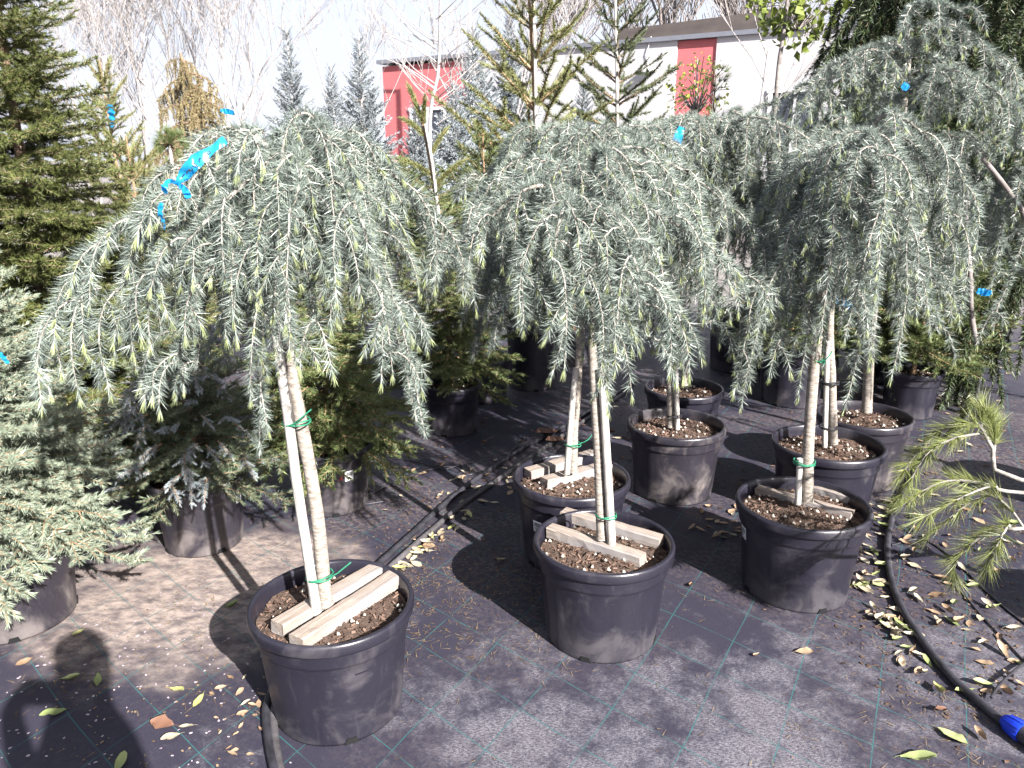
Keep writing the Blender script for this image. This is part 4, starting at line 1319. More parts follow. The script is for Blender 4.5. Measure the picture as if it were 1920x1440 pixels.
# pine branches reaching in from the right
pR = potted('potted_pine', 2.15, 1.95, 0.40, 0.32, 'yellow green long needled pine reaching in from the right edge over the hose', 'pine tree', 'pot_plastic', None, 0.2)
stem(pR, [(2.15, 1.95, 0.25), (2.13, 1.97, 0.6), (2.14, 1.95, 1.0)], 0.017, 0.008, 'trunk', 'pine_bark', 9)
def pine_branch(pts, r0, seed, tufts=26, start=0.25, forks=()):
    mb = MB(seed)
    def run(pts_, r_a, nt_, st):
        pp = smooth_path([loc_of(pR, p) for p in pts_], 26)
        mb.tube(pp, np.linspace(r_a, 0.0018, len(pp)), 6, 0)
        A_ = np.array([tuple(p) for p in pp])
        for k in range(nt_):
            s = st + (1 - st) * (k + mb.rng.random()) / nt_
            i = min(len(A_) - 2, int(s * (len(A_) - 1)))
            T = norm(A_[i + 1] - A_[i])
            d = norm(T * 0.9 + norm(mb.rng.normal(size=3)) * 0.75)
            mb.tuft(A_[i], d, 17, 0.074, 0.0016, 0.22, 1)
        mb.tuft(A_[-1], norm(A_[-1] - A_[-2]), 30, 0.07, 0.0016, 0.3, 1)
    run(pts, r0, tufts, start)
    for f in forks:
        run(f, r0 * 0.55, int(tufts * 0.6), 0.15)
    return mb.build('branch', ['pine_bark', 'pine'], pR)
T0 = (2.14, 1.95, 0.55)
pine_branch([T0, Q(1915, 900, 2.02), Q(1862, 842, 2.06), Q(1838, 800, 2.10), Q(1810, 795, 2.12), Q(1765, 808, 2.16), Q(1715, 855, 2.2), Q(1690, 892, 2.2)], 0.0075, 201, 48, 0.45,
            [[Q(1842, 812, 2.10), Q(1790, 822, 2.06), Q(1740, 850, 2.02), Q(1692, 925, 2.0)], [Q(1864, 845, 2.06), Q(1866, 815, 2.08), Q(1850, 775, 2.12)], [Q(1838, 802, 2.1), Q(1845, 785, 2.12), Q(1838, 762, 2.2)]])
pine_branch([T0, Q(1930, 925, 1.98), Q(1860, 910, 1.98), Q(1790, 900, 2.0), Q(1740, 915, 2.0), Q(1695, 945, 2.0)], 0.0065, 202, 30, 0.35,
            [[Q(1860, 910, 1.98), Q(1820, 925, 1.92), Q(1770, 950, 1.9), Q(1720, 975, 1.9)]])
pine_branch([T0, Q(1940, 990, 1.85), Q(1890, 985, 1.85), Q(1840, 1005, 1.85), Q(1795, 1050, 1.85), Q(1788, 1085, 1.85)], 0.0065, 203, 34, 0.30,
            [[Q(1890, 985, 1.85), Q(1870, 1020, 1.8), Q(1850, 1065, 1.8)], [Q(1920, 990, 1.85), Q(1890, 950, 1.9), Q(1850, 930, 1.95), Q(1800, 955, 1.95), Q(1742, 1005, 1.95)]])
pine_branch([T0, (2.3, 2.1, 0.75), (2.5, 2.2, 0.85)], 0.007, 205, 24, 0.3)
pine_branch([(2.14, 1.95, 0.9), (2.12, 1.9, 1.1), (2.1, 1.92, 1.25)], 0.006, 206, 26, 0.2)
print('stage: conifers')

# ------------------------------------------------------------------ bare and leafy trees
def bare_tree(root, base, height, spread, seed, mats, levels=4, r0=0.09, stems=1, lean=0.1, twig=0.006, kids=(5, 5, 4, 4), up=0.55):
    rng_ = random.Random(seed)
    tr, tw = MB(seed), MB(seed + 1)
    def grow(p, d, ln, r_, lev):
        n = 5
        pts = [p]
        dd = d.copy()
        for i in range(n):
            dd = (dd + Vector((rng_.gauss(0, 0.10), rng_.gauss(0, 0.10), rng_.gauss(0.04, 0.07)))).normalized()
            pts.append(pts[-1] + dd * ln / n)
        r_e = max(twig, r_ * 0.45)
        (tr if lev == 0 else tw).tube(pts, np.linspace(r_, r_e, n + 1), 7 if lev == 0 else (4 if lev == 1 else 3), 0, False)
        if lev >= levels:
            return
        for k in range(kids[min(lev, len(kids) - 1)]):
            s = rng_.uniform(0.25 if lev else 0.35, 1.0)
            i = min(n - 1, int(s * n))
            q = pts[i].lerp(pts[i + 1], s * n - i)
            a = rng_.uniform(0, 2 * math.pi)
            out = Vector((math.cos(a), math.sin(a), 0)) * spread
            nd = (dd * up + out + Vector((0, 0, 0.42))).normalized()
            grow(q, nd, ln * rng_.uniform(0.42, 0.68), max(twig, r_ * (1 - 0.55 * s) * 0.55), lev + 1)
    for k in range(stems):
        a = 2 * math.pi * k / max(1, stems) + rng_.random()
        d = Vector((math.cos(a) * lean, math.sin(a) * lean, 1)).normalized()
        grow(Vector((math.cos(a) * 0.05 * (stems > 1), math.sin(a) * 0.05 * (stems > 1), 0)), d, height * rng_.uniform(0.55, 0.72), r0 * rng_.uniform(0.8, 1.1), 0)
    tr.build('trunk', [mats[0]], root)
    return tw, tw.build('crown', [mats[1]], root)
BG = 'bare trees behind the nursery'
for (px, Y, h, lab, sd, st, mats, r0, tw_) in (
        (165, 15.0, 5.2, 'pale leafless tree just right of the tall fir', 301, 3, ('pale_twig', 'pale_twig'), 0.03, 0.0042),
        (262, 16.5, 6.2, 'pale many stemmed leafless tree left of the rusty weeping spruce', 302, 4, ('pale_twig', 'pale_twig'), 0.03, 0.0042),
        (372, 17.0, 6.4, 'pale leafless tree behind the rusty weeping spruce', 303, 4, ('pale_twig', 'pale_twig'), 0.03, 0.0042),
        (450, 15.5, 6.0, 'pale leafless tree left of the conical blue spruce', 304, 3, ('pale_twig', 'pale_twig'), 0.03, 0.0042),
        (690, 17.0, 6.2, 'pale leafless sapling above the silver blue spruce', 305, 2, ('pale_twig', 'pale_twig'), 0.025, 0.004),
        (930, 13.0, 5.4, 'pale leafless tree behind the open spruce', 306, 3, ('pale_twig', 'pale_twig'), 0.03, 0.004),
        (1352, 9.5, 3.9, 'thin pale sapling against the white and red wall', 308, 1, ('pale_twig', 'pale_twig'), 0.03, 0.004)):
    b_ = Q(px, 300, Y)
    t_ = thing('bare_tree', (b_.x, Y, 0), lab, 'bare tree', BG)
    bare_tree(t_, None, h, 0.55, sd, mats, 4, r0, st, 0.16, tw_, (5, 4, 4, 3))
for (px, Y, h, lab, sd, r0) in ((1062, 40, 12.5, 'dark leafless tree left of the brown roof', 321, 0.26), (1165, 44, 12, 'dark leafless tree over the left end of the brown roof', 322, 0.22),
                                (1268, 40, 13, 'dark leafless tree with thick trunk over the middle of the brown roof', 323, 0.34), (1345, 46, 12, 'dark leafless tree over the brown roof right of the thick trunk', 325, 0.22),
                                (1425, 38, 12, 'dark leafless tree at the right end of the brown roof', 324, 0.28)):
    b_ = Q(px, 300, Y)
    t_ = thing('bare_tree', (b_.x, Y, 0), lab, 'bare tree', BG)
    bare_tree(t_, None, h, 0.6, sd, ('grey_twig', 'grey_twig'), 4, r0, 1, 0.05, 0.018, (8, 5, 4, 3))
# birch like sapling leaning across the red wall
b_ = Q(815, 330, 8.2)
t_ = thing('sapling', (b_.x, 8.2, 0), 'slender leaning sapling in front of the red wall', 'sapling')
stem(t_, [(b_.x, 8.2, 0), Q(806, 250, 8.2), Q(822, 130, 8.2), Q(826, 0, 8.2), Q(828, -80, 8.2)], 0.022, 0.012, 'trunk', 'pale_twig', 7)
q = MB(331)
rng = random.Random(331)
for k in range(26):
    y_ = rng.uniform(-60, 240)
    s_ = rng.choice((-1, 1))
    a = Q(818, y_, 8.2)
    pts = [a, a + Vector((s_ * 0.25, rng.uniform(-0.2, 0.2), 0.18)), a + Vector((s_ * rng.uniform(0.4, 0.7), rng.uniform(-0.3, 0.3), rng.uniform(0.3, 0.6)))]
    q.tube([loc_of(t_, p) for p in smooth_path(pts, 8)], np.linspace(0.007, 0.003, 9), 3, 0, False)
q.build('crown', ['pale_twig'], t_)
def leafy(root, cpos, rad, n, size, mat, seed, twigs=20):
    mb = MB(seed)
    c_ = np.array(tuple(loc_of(root, cpos)))
    for k in range(twigs):
        d = norm(mb.rng.normal(size=3) * np.array(rad)) * np.array(rad)
        mb.tube([c_ - np.array([0, 0, rad[2] * 0.6]), c_ + d * 0.5, c_ + d * 0.95], [0.008, 0.005, 0.003], 3, 0, False)
    for k in range(n):
        d = norm(mb.rng.normal(size=3)) * np.array(rad) * mb.rng.uniform(0.25, 1.05) ** 0.6
        clump = np.sin(d[0] * 17 + seed) * np.cos(d[2] * 15) + np.sin(d[1] * 13)
        if clump < -0.35:
            continue
        p = c_ + d
        u = norm(mb.rng.normal(size=3) + np.array([0, 0, -0.5]))
        w_ = norm(np.cross(u, mb.rng.normal(size=3)))
        nn = np.cross(u, w_)
        s_ = size * mb.rng.uniform(0.6, 1.2)
        v = [p, p + u * s_ * 0.35 + w_ * s_ * 0.42 + nn * s_ * 0.1, p + u * s_, p + u * s_ * 0.35 - w_ * s_ * 0.42 + nn * s_ * 0.1, p + u * s_ * 0.5]
        mb.add(v, [(0, 1, 4), (1, 2, 4), (2, 3, 4), (3, 0, 4)], 1)
    return mb.build('crown', ['grey_twig', mat], root)
b_ = Q(1462, 200, 7.0)
t_ = thing('maple_tree', (b_.x, 7.0, 0), 'slim maple with a bright green leafy head at the top right of the white wall', 'maple tree')
stem(t_, [(b_.x, 7.0, 0), Q(1455, 180, 7.0), Q(1468, 70, 7.0), Q(1480, -30, 7.0)], 0.022, 0.014, 'trunk', 'grey_twig', 7)
leafy(t_, Q(1500, 5, 7.0), (0.42, 0.4, 0.36), 620, 0.085, 'maple_leaf', 341)
b_ = Q(1305, 250, 7.6)
t_ = thing('birch_sapling', (b_.x, 7.6, 0), 'young sapling with small yellow green leaves in front of the red wall strip', 'sapling')
stem(t_, [(b_.x, 7.6, 0), Q(1304, 200, 7.6), Q(1308, 110, 7.6)], 0.014, 0.005, 'trunk', 'pale_twig', 7)
leafy(t_, Q(1308, 170, 7.6), (0.30, 0.28, 0.34), 420, 0.042, 'birch_leaf', 342, 26)
tip = Q(1342, 140, 6.9)
t_ = thing('young_pine', (tip.x, 6.9, 0), 'thin young pine between the red wall strip and white wall', 'pine tree')
stem(t_, [(tip.x, 6.9, 0), (tip.x, 6.9, 1.4), tip], 0.014, 0.006, 'trunk', 'conifer_bark', 7)
mb = MB(343)
for k in range(34):
    z = tip.z - mb.rng.random() * 0.75
    a = mb.rng.random() * 6.28
    ln = 0.06 + (tip.z - z) * 0.30
    p0 = np.array([0, 0, z])
    p1 = p0 + ln * np.array([math.cos(a), math.sin(a), 0.75])
    mb.tube([p0, p1], [0.004, 0.002], 3, 0, False)
    mb.tuft(p1, (p1 - p0), 40, 0.085, 0.003, 0.35, 1)
mb.build('crown', ['conifer_bark', 'spruce_green'], t_)
# poles
for (px, Y, top, mat, lab) in ((885, 20.0, -60, 'pole_white', 'slim white pole rising behind the pale spruces'), (436, 18.0, -60, 'pole_white', 'white lamp pole among the pale leafless trees')):
    b_ = Q(px, 300, Y)
    tp = Q(px, top, Y)
    t_ = thing('lamp_pole', (b_.x, Y, 0), lab, 'pole')
    q = MB()
    q.tube([(0, 0, 0), (0, 0, 2), (0, 0, tp.z)], [0.055, 0.05, 0.04], 10)
    q.tube([(0, 0, tp.z - 0.02), (-0.3, 0, tp.z + 0.25), (-1.0, 0, tp.z + 0.35)], 0.03, 8)
    q.build('pole', [mat], t_)
    q = MB()
    q.box((-1.5, -0.1, tp.z + 0.28), (-0.95, 0.1, tp.z + 0.40))
    q.build('lamp_head', ['pole_grey'], t_)
print('stage: trees')

# ------------------------------------------------------------------ hoses
def hose(name, pts, r, mat, label, n=60, sides=10):
    q = MB()
    pp = smooth_path(pts, n)
    o = Vector((pp[0].x, pp[0].y, 0))
    q.tube([p - o for p in pp], r, sides)
    return tag(q.build(name, [mat], None, o), label, 'hose')
def G_(px, py, r):
    return P(px, py, r)
r1, r2 = 0.0125, 0.0115
hose('irrigation_hose', [G_(*p, r1) for p in ((1190, 716), (1075, 790), (985, 838), (905, 890), (845, 935), (790, 985), (740, 1030), (700, 1068), (640, 1150), (540, 1255), (504, 1310), (502, 1370), (520, 1460), (560, 1560))], r1, 'hose_black',
     'black irrigation hose running from the middle pots past the nearest pot to the bottom edge', 110)
hose('irrigation_hose', [G_(*p, r2) for p in ((1180, 730), (1075, 803), (995, 856), (925, 905), (865, 948), (808, 995), (757, 1040), (715, 1080), (650, 1165), (556, 1262), (518, 1318), (514, 1372), (530, 1460), (570, 1560))], r2, 'hose_grey',
     'grey irrigation hose lying on the right side of the black one', 110)
hose('drip_tube', [G_(*p, 0.004) for p in ((990, 820), (930, 868), (880, 890), (850, 875), (800, 882), (740, 905), (690, 930), (668, 938), (680, 945), (720, 940))], 0.004, 'hose_black', 'thin black drip tube looping left from the double hose', 60, 6)
hose('drip_tube', [G_(735, 860, 0.004), G_(760, 862, 0.006), G_(790, 868, 0.004), G_(830, 880, 0.004), G_(862, 872, 0.012), G_(868, 882, 0.006), G_(850, 895, 0.004)], 0.004, 'hose_black', 'short hooked drip tube end beside the double hose', 40, 6)
RH = [(1822, 560), (1850, 600), (1838, 660), (1836, 700), (1830, 745), (1800, 800), (1748, 850), (1700, 915), (1672, 975), (1664, 1040), (1680, 1115), (1718, 1185), (1780, 1265), (1840, 1320), (1890, 1362)]
hose('irrigation_hose', [G_(*p, 0.0125) for p in RH], 0.0125, 'hose_black', 'thick black hose curving along the right side to a blue connector', 110)
c0, c1 = G_(1880, 1352, 0.02), G_(1975, 1420, 0.02)
cn = thing('hose_connector', (c0.x, c0.y, 0), 'bright blue hose connector with black collar at the bottom right corner', 'connector')
d = (c1 - c0).normalized()
def along(t):
    return loc_of(cn, c0 + d * t)
q = MB()
prof = [(0.0, 0.0135), (0.004, 0.017), (0.012, 0.021), (0.034, 0.026), (0.052, 0.0275), (0.056, 0.0265)]
q.tube([along(t) + Vector((0, 0, 0.007)) for t, r_ in prof], [r_ for t, r_ in prof], 18)
for k in range(9):
    a = k * 2 * math.pi / 9
    u = d.cross(Vector((0, 0, 1))).normalized()
    w_ = u.cross(d)
    q.tube([along(t) + Vector((0, 0, 0.007)) + (u * math.cos(a) + w_ * math.sin(a)) * (r_ + 0.0004) for t, r_ in prof[2:]], 0.0018, 4)
q.build('nut', ['blue_plastic'], cn)
q = MB()
q.tube([along(t) + Vector((0, 0, 0.007)) for t in (0.0565, 0.075, 0.12, 0.16)], [0.024, 0.0245, 0.0245, 0.022], 18)
q.build('collar', ['hose_black'], cn)
q = MB()
q.tube([along(-0.028) + Vector((0.0, -0.006, 0.010)), along(-0.022) + Vector((0, -0.006, 0.010))], 0.0075, 5)
hose('drip_tube', [G_(*p, 0.004) for p in ((1672, 1022), (1730, 1012), (1790, 1050), (1850, 1110), (1920, 1168), (1990, 1210))], 0.0042, 'hose_black', 'thin black tube branching right from the curved hose below the pine', 40, 6)
hose('drip_tube', [G_(*p, 0.004) for p in ((1676, 1030), (1720, 1060), (1790, 1100), (1850, 1165), (1940, 1260))], 0.0028, 'hose_black', 'finest black tube on the litter right of the curved hose', 40, 6)
hose('drip_tube', [G_(1858, 1308, 0.014), G_(1880, 1278, 0.02), G_(1925, 1240, 0.012), G_(1980, 1215, 0.004)], 0.0042, 'hose_black', 'short thin tube plugged into the hose above the blue connector', 24, 6)
lp = P(1848, 660)
hose('drip_tube', [lp + Vector((-0.07, 0, 0.01)), lp + Vector((-0.075, 0, 0.11)), lp + Vector((-0.03, 0, 0.20)), lp + Vector((0.04, 0, 0.19)), lp + Vector((0.08, 0, 0.10)), lp + Vector((0.03, 0, 0.02)), lp + Vector((-0.10, -0.1, 0.006)), lp + Vector((-0.45, -0.3, 0.004))], 0.006, 'hose_black', 'upright loop of thin black tube beside the far end of the hose', 50, 6)
hose('irrigation_hose', [G_(*p, 0.012) for p in ((1700, 520), (1790, 556), (1850, 552), (1930, 560), (2000, 575))], 0.012, 'hose_black', 'black hose crossing the grey ground at the far right', 40, 8)

# ------------------------------------------------------------------ ribbons
def ribbon(parent, pts, widths, label=None, twist=0.0, up=(0, 0, 1), name='ribbon'):
    pp = smooth_path([loc_of(parent, p) for p in pts], 30)
    n = len(pp)
    v, f = [], []
    for i, p in enumerate(pp):
        T = (pp[min(i + 1, n - 1)] - pp[max(i - 1, 0)]).normalized()
        s = T.cross(Vector((0, 1, 0)))
        s = s.normalized() if s.length > 0.05 else Vector((0, 0, 1))
        s = Matrix.Rotation(twist * i / n + 0.25 * math.sin(i * 0.9), 3, T) @ s
        w_ = np.interp(i / (n - 1), np.linspace(0, 1, len(widths)), widths)
        c_ = T.cross(s) * w_ * 0.25 * math.sin(i * 0.7)
        v += [p - s * w_ / 2, p + c_, p + s * w_ / 2]
    for i in range(n - 1):
        a = 3 * i
        f += [(a, a + 1, a + 4, a + 3), (a + 1, a + 2, a + 5, a + 4)]
    q = MB()
    q.quads([tuple(x) for x in v], f, 0, True)
    return q.build(name, ['ribbon_blue'], parent)
Yr = 1.44
rb1 = ribbon(A, [Q(330, 345, Yr), Q(345, 328, Yr), Q(368, 302, Yr), Q(398, 280, Yr + 0.03), Q(422, 262, Yr + 0.05)], [0.005, 0.022, 0.025, 0.013, 0.016], twist=0.5)
q = MB()
def stroke(pts):
    q.tube([loc_of(A, Q(x, y, Yr - 0.020)) for x, y in pts], 0.0011, 4)
for s_ in ([(341, 332), (346, 326)], [(351, 327), (350, 322), (354, 319), (357, 323)], [(354, 317), (358, 320), (361, 317), (358, 313)], [(361, 311), (366, 314), (369, 310), (364, 306)], [(374, 305), (373, 300), (376, 296)], [(388, 287), (391, 290), (395, 286), (391, 283)]):
    stroke(s_)
q.build('printing', ['ink'], rb1).matrix_parent_inverse = Matrix()
ribbon(A, [Q(333, 344, Yr), Q(318, 340, Yr - 0.02), Q(308, 350, Yr - 0.04), Q(310, 362, Yr - 0.03)], [0.006, 0.009, 0.012, 0.008])
ribbon(A, [Q(333, 345, Yr), Q(346, 356, Yr - 0.02), Q(354, 372, Yr - 0.02)], [0.007, 0.013, 0.012])
ribbon(A, [Q(303, 380, Yr - 0.03), Q(300, 398, Yr - 0.03), Q(306, 415, Yr - 0.03), Q(309, 430, Yr - 0.03)], [0.007, 0.012, 0.011, 0.012], twist=1.2)
ribbon(E, [Q(1278, 238, 2.78), Q(1270, 262, 2.76), Q(1262, 290, 2.76), Q(1250, 320, 2.78)], [0.02, 0.035, 0.02, 0.03], twist=1.5)
ribbon(Hh, [Q(1548, 556, 3.2), Q(1565, 560, 3.18), Q(1600, 576, 3.15), Q(1622, 580, 3.2), Q(1640, 574, 3.33)], [0.04, 0.035, 0.03, 0.04, 0.04], twist=0.3)
ribbon(Hh, [Q(1692, 158, 3.1), Q(1697, 162, 3.1), Q(1703, 166, 3.1)], [0.02, 0.03, 0.02])
ribbon(wr, [Q(413, 207, 5.6), Q(426, 209, 5.6), Q(440, 212, 5.6)], [0.02, 0.04, 0.03], twist=0.5)
ribbon(y1, [Q(205, 195, 4.2), Q(209, 215, 4.2), Q(210, 240, 4.2)], [0.03, 0.045, 0.03], twist=0.8)
ribbon(L1, [Q(-8, 655, 2.0), Q(4, 668, 1.98), Q(16, 682, 1.98)], [0.012, 0.014, 0.010])
ribbon(I_, [Q(1832, 545, 2.9), Q(1845, 548, 2.9), Q(1858, 550, 2.9)], [0.02, 0.03, 0.02])

# ------------------------------------------------------------------ fallen leaves and litter
def leaf_mesh(seed, asp, curl, lobed=False):
    rng_ = np.random.default_rng(seed)
    n = 7
    v, f = [], []
    for i in range(n + 1):
        t = i / n
        w_ = asp * math.sin(math.pi * min(1, t * 0.96 + 0.02)) ** 0.8 * (1.15 - 0.5 * t)
        if lobed:
            w_ *= 1.15 + 0.18 * math.cos(i * 2.1)
        z = curl * (t - 0.5) ** 2 + 0.02 + 0.03 * rng_.random()
        for sd in (-1, 0, 1):
            v.append((t - 0.5, sd * w_ / 2, z + (0.35 * abs(curl) * w_ * 2 if sd else 0.0) + rng_.normal() * 0.015))
    for i in range(n):
        a = 3 * i
        f += [(a, a + 3, a + 4, a + 1), (a + 1, a + 4, a + 5, a + 2)]
    q = MB()
    q.quads(v, f, 0, True)
    q.tube([(0.49, 0, 0.05 + curl * 0.25), (0.6, 0.02, 0.06 + curl * 0.2), (0.72, 0.05, 0.05 + curl * 0.1)], 0.008, 3, 0, False)
    return q
SHAPES = ((1, 0.46, 0.35), (2, 0.38, 0.6), (3, 0.56, 0.25), (4, 0.42, 0.9))
LEAF = {}
for mname in ('leaf_cream', 'leaf_tan', 'leaf_green', 'leaf_yellow', 'leaf_russet'):
    LEAF[mname] = [leaf_mesh(s, a, c_, mname == 'leaf_russet').mesh('fallen_leaf', [mname]) for s, a, c_ in SHAPES]
lrng = random.Random(77)
def leaf(px, py, mname, size, label, group=None, rz=None, clear=True):
    p = P(px, py)
    o = link('fallen_leaf', lrng.choice(LEAF[mname]), None, (p.x, p.y, 0.0015 + lrng.random() * 0.003), (lrng.gauss(0, 0.14), lrng.gauss(0, 0.14), lrng.uniform(0, 6.28) if rz is None else rz), size)
    tag(o, label, 'leaf', group)
for (x, y, mn, sz, lab) in (
        (100, 1340, 'leaf_green', 0.068, 'green pointed leaf lying at the lower left in shade'), (133, 1278, 'leaf_green', 0.052, 'small green leaf standing on edge at left, above the long green one'),
        (45, 1245, 'leaf_tan', 0.05, 'tan leaf near the left edge below the dusty pot'), (184, 1280, 'leaf_green', 0.06, 'green leaf at the rim of the sunlit gap at lower left'),
        (147, 1190, 'leaf_yellow', 0.05, 'yellow leaf against the foot of the left pot'), (333, 1296, 'leaf_yellow', 0.055, 'yellow green leaf by a thread crossing left of the nearest pot'),
        (373, 1316, 'leaf_yellow', 0.048, 'pale yellow crumpled leaf left of the nearest pot'), (320, 1385, 'leaf_cream', 0.048, 'cream leaf beside the russet lobed leaf'),
        (350, 1366, 'leaf_cream', 0.048, 'cream curled leaf right of the russet lobed leaf'), (305, 1360, 'leaf_russet', 0.068, 'large russet lobed leaf at lower left'),
        (225, 1436, 'leaf_green', 0.07, 'bright green leaf cut by the bottom edge'), (434, 1139, 'leaf_green', 0.05, 'green leaf in the shadow left of the nearest pot'),
        (1508, 1225, 'leaf_tan', 0.055, 'single tan leaf on bare cloth below the front right pot'), (1418, 1231, 'leaf_tan', 0.028, 'tiny tan leaf on bare cloth left of the single tan leaf'),
        (1785, 1385, 'leaf_green', 0.075, 'pale green leaf near the blue connector'), (1838, 1383, 'leaf_tan', 0.05, 'tan curled leaf left of the blue connector'),
        (1722, 1425, 'leaf_green', 0.085, 'long pale leaf at the bottom edge toward the right'), (1757, 1298, 'leaf_yellow', 0.06, 'yellow brown folded leaf left of the curved hose'),
        (1806, 1300, 'leaf_green', 0.06, 'grey green leaf tight against the curved hose'), (1762, 1336, 'leaf_russet', 0.055, 'narrow rust brown leaf below the yellow brown folded one'),
        (938, 1054, 'leaf_cream', 0.045, 'single cream leaf in the shadow left of the front middle pot'), (1295, 1100, 'leaf_tan', 0.035, 'small tan leaf between the front middle and right pots')):
    leaf(x, y, mn, sz, lab)
def scatter(n, box, mix, size, label, group, avoid=None):
    k = 0
    while k < n:
        x, y = lrng.uniform(box[0], box[2]), lrng.uniform(box[1], box[3])
        if avoid and avoid(x, y):
            continue
        leaf(x, y, lrng.choice(mix), lrng.uniform(*size), label, group)
        k += 1
def hose_x(y):
    ys = [p[1] for p in RH]
    return float(np.interp(y, ys, [p[0] for p in RH]))
def dbl_x(y):
    return float(np.interp(y, [838, 890, 935, 985, 1030, 1068], [985, 905, 845, 790, 740, 700]))
scatter(44, (715, 955, 885, 1075), ('leaf_cream', 'leaf_yellow', 'leaf_tan', 'leaf_cream'), (0.03, 0.06), 'dry cream or yellow leaf in the sunlit litter right of the double hose', 'leaves right of the double hose', lambda x, y: x < dbl_x(y) + 32 or x > 700 + (1130 - y) * 1.15)
scatter(30, (820, 860, 985, 955), ('leaf_cream', 'leaf_tan'), (0.025, 0.05), 'small dry leaf around the double hose further back', 'leaves around the double hose further back')
scatter(18, (620, 880, 830, 960), ('leaf_cream', 'leaf_tan'), (0.02, 0.045), 'small dry leaf on the cloth by the looping drip tube', 'leaves by the looping drip tube')
scatter(24, (1290, 950, 1400, 1012), ('leaf_cream', 'leaf_tan', 'leaf_tan'), (0.03, 0.055), 'dry leaf in the heap left of the front right pot', 'leaves left of the front right pot')
scatter(70, (1600, 945, 1740, 1300), ('leaf_cream', 'leaf_tan', 'leaf_cream', 'leaf_green'), (0.036, 0.068), 'dry leaf swept against the left side of the curved hose', 'leaves along the left of the curved hose', lambda x, y: not (hose_x(y) - 75 < x < hose_x(y) - 10))
scatter(60, (1690, 930, 1915, 1320), ('leaf_cream', 'leaf_tan', 'leaf_tan', 'leaf_green'), (0.034, 0.064), 'dry leaf strewn on the ground right of the curved hose', 'leaves right of the curved hose', lambda x, y: x < hose_x(y) + 25)
scatter(30, (1690, 690, 1900, 860), ('leaf_cream', 'leaf_tan'), (0.03, 0.05), 'dry leaf on the shaded cloth further back at right', 'leaves further back at right')
scatter(16, (1070, 740, 1180, 830), ('leaf_tan', 'leaf_russet', 'leaf_cream'), (0.035, 0.06), 'dry leaf between the middle pots', 'leaves between the middle pots')
scatter(22, (395, 1265, 500, 1440), ('leaf_cream', 'leaf_tan', 'leaf_tan'), (0.014, 0.034), 'small pale leaf beside the hose left of the nearest pot', 'leaves left of the nearest pot')
for (x, y, s_, lab) in ((1025, 822, 0.15, 'big curled russet leaf lying on the double hose'), (1042, 836, 0.13, 'second big russet leaf tucked under the curled one')):
    p = P(x, y)
    o = link('fallen_leaf', leaf_mesh(8, 0.5, 0.5).mesh('fallen_leaf', ['leaf_russet']), None, (p.x, p.y, 0.02), (0.2, 0.1, 0.5), s_)
    tag(o, lab, 'leaf')
# brown needles, petals and crumbs on the cloth: too many to count
pots_xy = [(o.location.x, o.location.y) for o in COL.objects if o.name.startswith(('potted', 'plant_pot'))]
nrng = np.random.default_rng(5)
def keep(x, y, r=0.19):
    return all((x - a) ** 2 + (y - b_) ** 2 > r * r for a, b_ in pots_xy)
lit = MB(61)
base, dr, ln = [], [], []
def drop(n, x0, x1, y0, y1, clump=0.0):
    cx, cy = None, None
    for k in range(n):
        if clump and (cx is None or nrng.random() < 0.10):
            cx, cy = nrng.uniform(x0, x1), nrng.uniform(y0, y1)
        if clump and nrng.random() < 0.7:
            x, y = cx + nrng.normal() * clump, cy + nrng.normal() * clump
        else:
            x, y = nrng.uniform(x0, x1), nrng.uniform(y0, y1)
        if not keep(x, y):
            continue
        a = nrng.random() * 6.28
        base.append((x, y, 0.0015 + nrng.random() * 0.003))
        dr.append((math.cos(a), math.sin(a), nrng.normal() * 0.04))
        ln.append(nrng.uniform(0.012, 0.038))
drop(1500, -1.9, 2.2, 1.4, 3.6, 0.05)
drop(700, -0.45, 0.25, 2.0, 2.6, 0.05)
drop(1800, 1.0, 2.4, 1.5, 3.2, 0.08)
drop(900, -1.2, 0.2, 2.3, 4.0, 0.07)
drop(1200, -0.2, 2.6, 3.2, 5.5, 0.10)
base = np.array(base)
n = len(base)
dn = norm(np.array(dr))
side = norm(np.cross(dn, np.array([0, 0, 1.0]))) * 0.0011
lv = np.array(ln)[:, None]
v = np.stack([base - side, base + side, base + dn * lv + np.array([0, 0, 0.001])], 1).reshape(-1, 3)
lit.add(v, np.arange(3 * n).reshape(-1, 3))
o = lit.build('needle_litter', ['dry_needle'])
o['kind'] = 'stuff'
o['label'] = 'brown fallen needles scattered over the black cloth'
o['category'] = 'litter'
def flakes(n, x0, x1, y0, y1, size, mat, name, label, cl=0.12):
    q = MB(n)
    cx, cy = x0, y0
    for k in range(n):
        if nrng.random() < 0.12 or k == 0:
            cx, cy = nrng.uniform(x0, x1), nrng.uniform(y0, y1)
        x, y = (cx + nrng.normal() * cl, cy + nrng.normal() * cl) if nrng.random() < 0.6 else (nrng.uniform(x0, x1), nrng.uniform(y0, y1))
        if not keep(x, y):
            continue
        s_ = nrng.uniform(*size)
        a = nrng.random() * 6.28
        c_, d_ = math.cos(a), math.sin(a)
        pts = []
        for (u, w_) in ((-1, 0), (-0.4, 0.55), (0.5, 0.5), (1, 0), (0.4, -0.55), (-0.5, -0.5)):
            pts.append((x + s_ * (u * c_ - w_ * d_), y + s_ * (u * d_ + w_ * c_), 0.002 + nrng.random() * 0.35 * s_))
        q.add(pts, [(0, 1, 5), (1, 2, 5), (2, 4, 5), (2, 3, 4)], 0, True)
    o = q.build(name, [mat])
    o['kind'] = 'stuff'
    o['label'] = label
    o['category'] = 'litter'
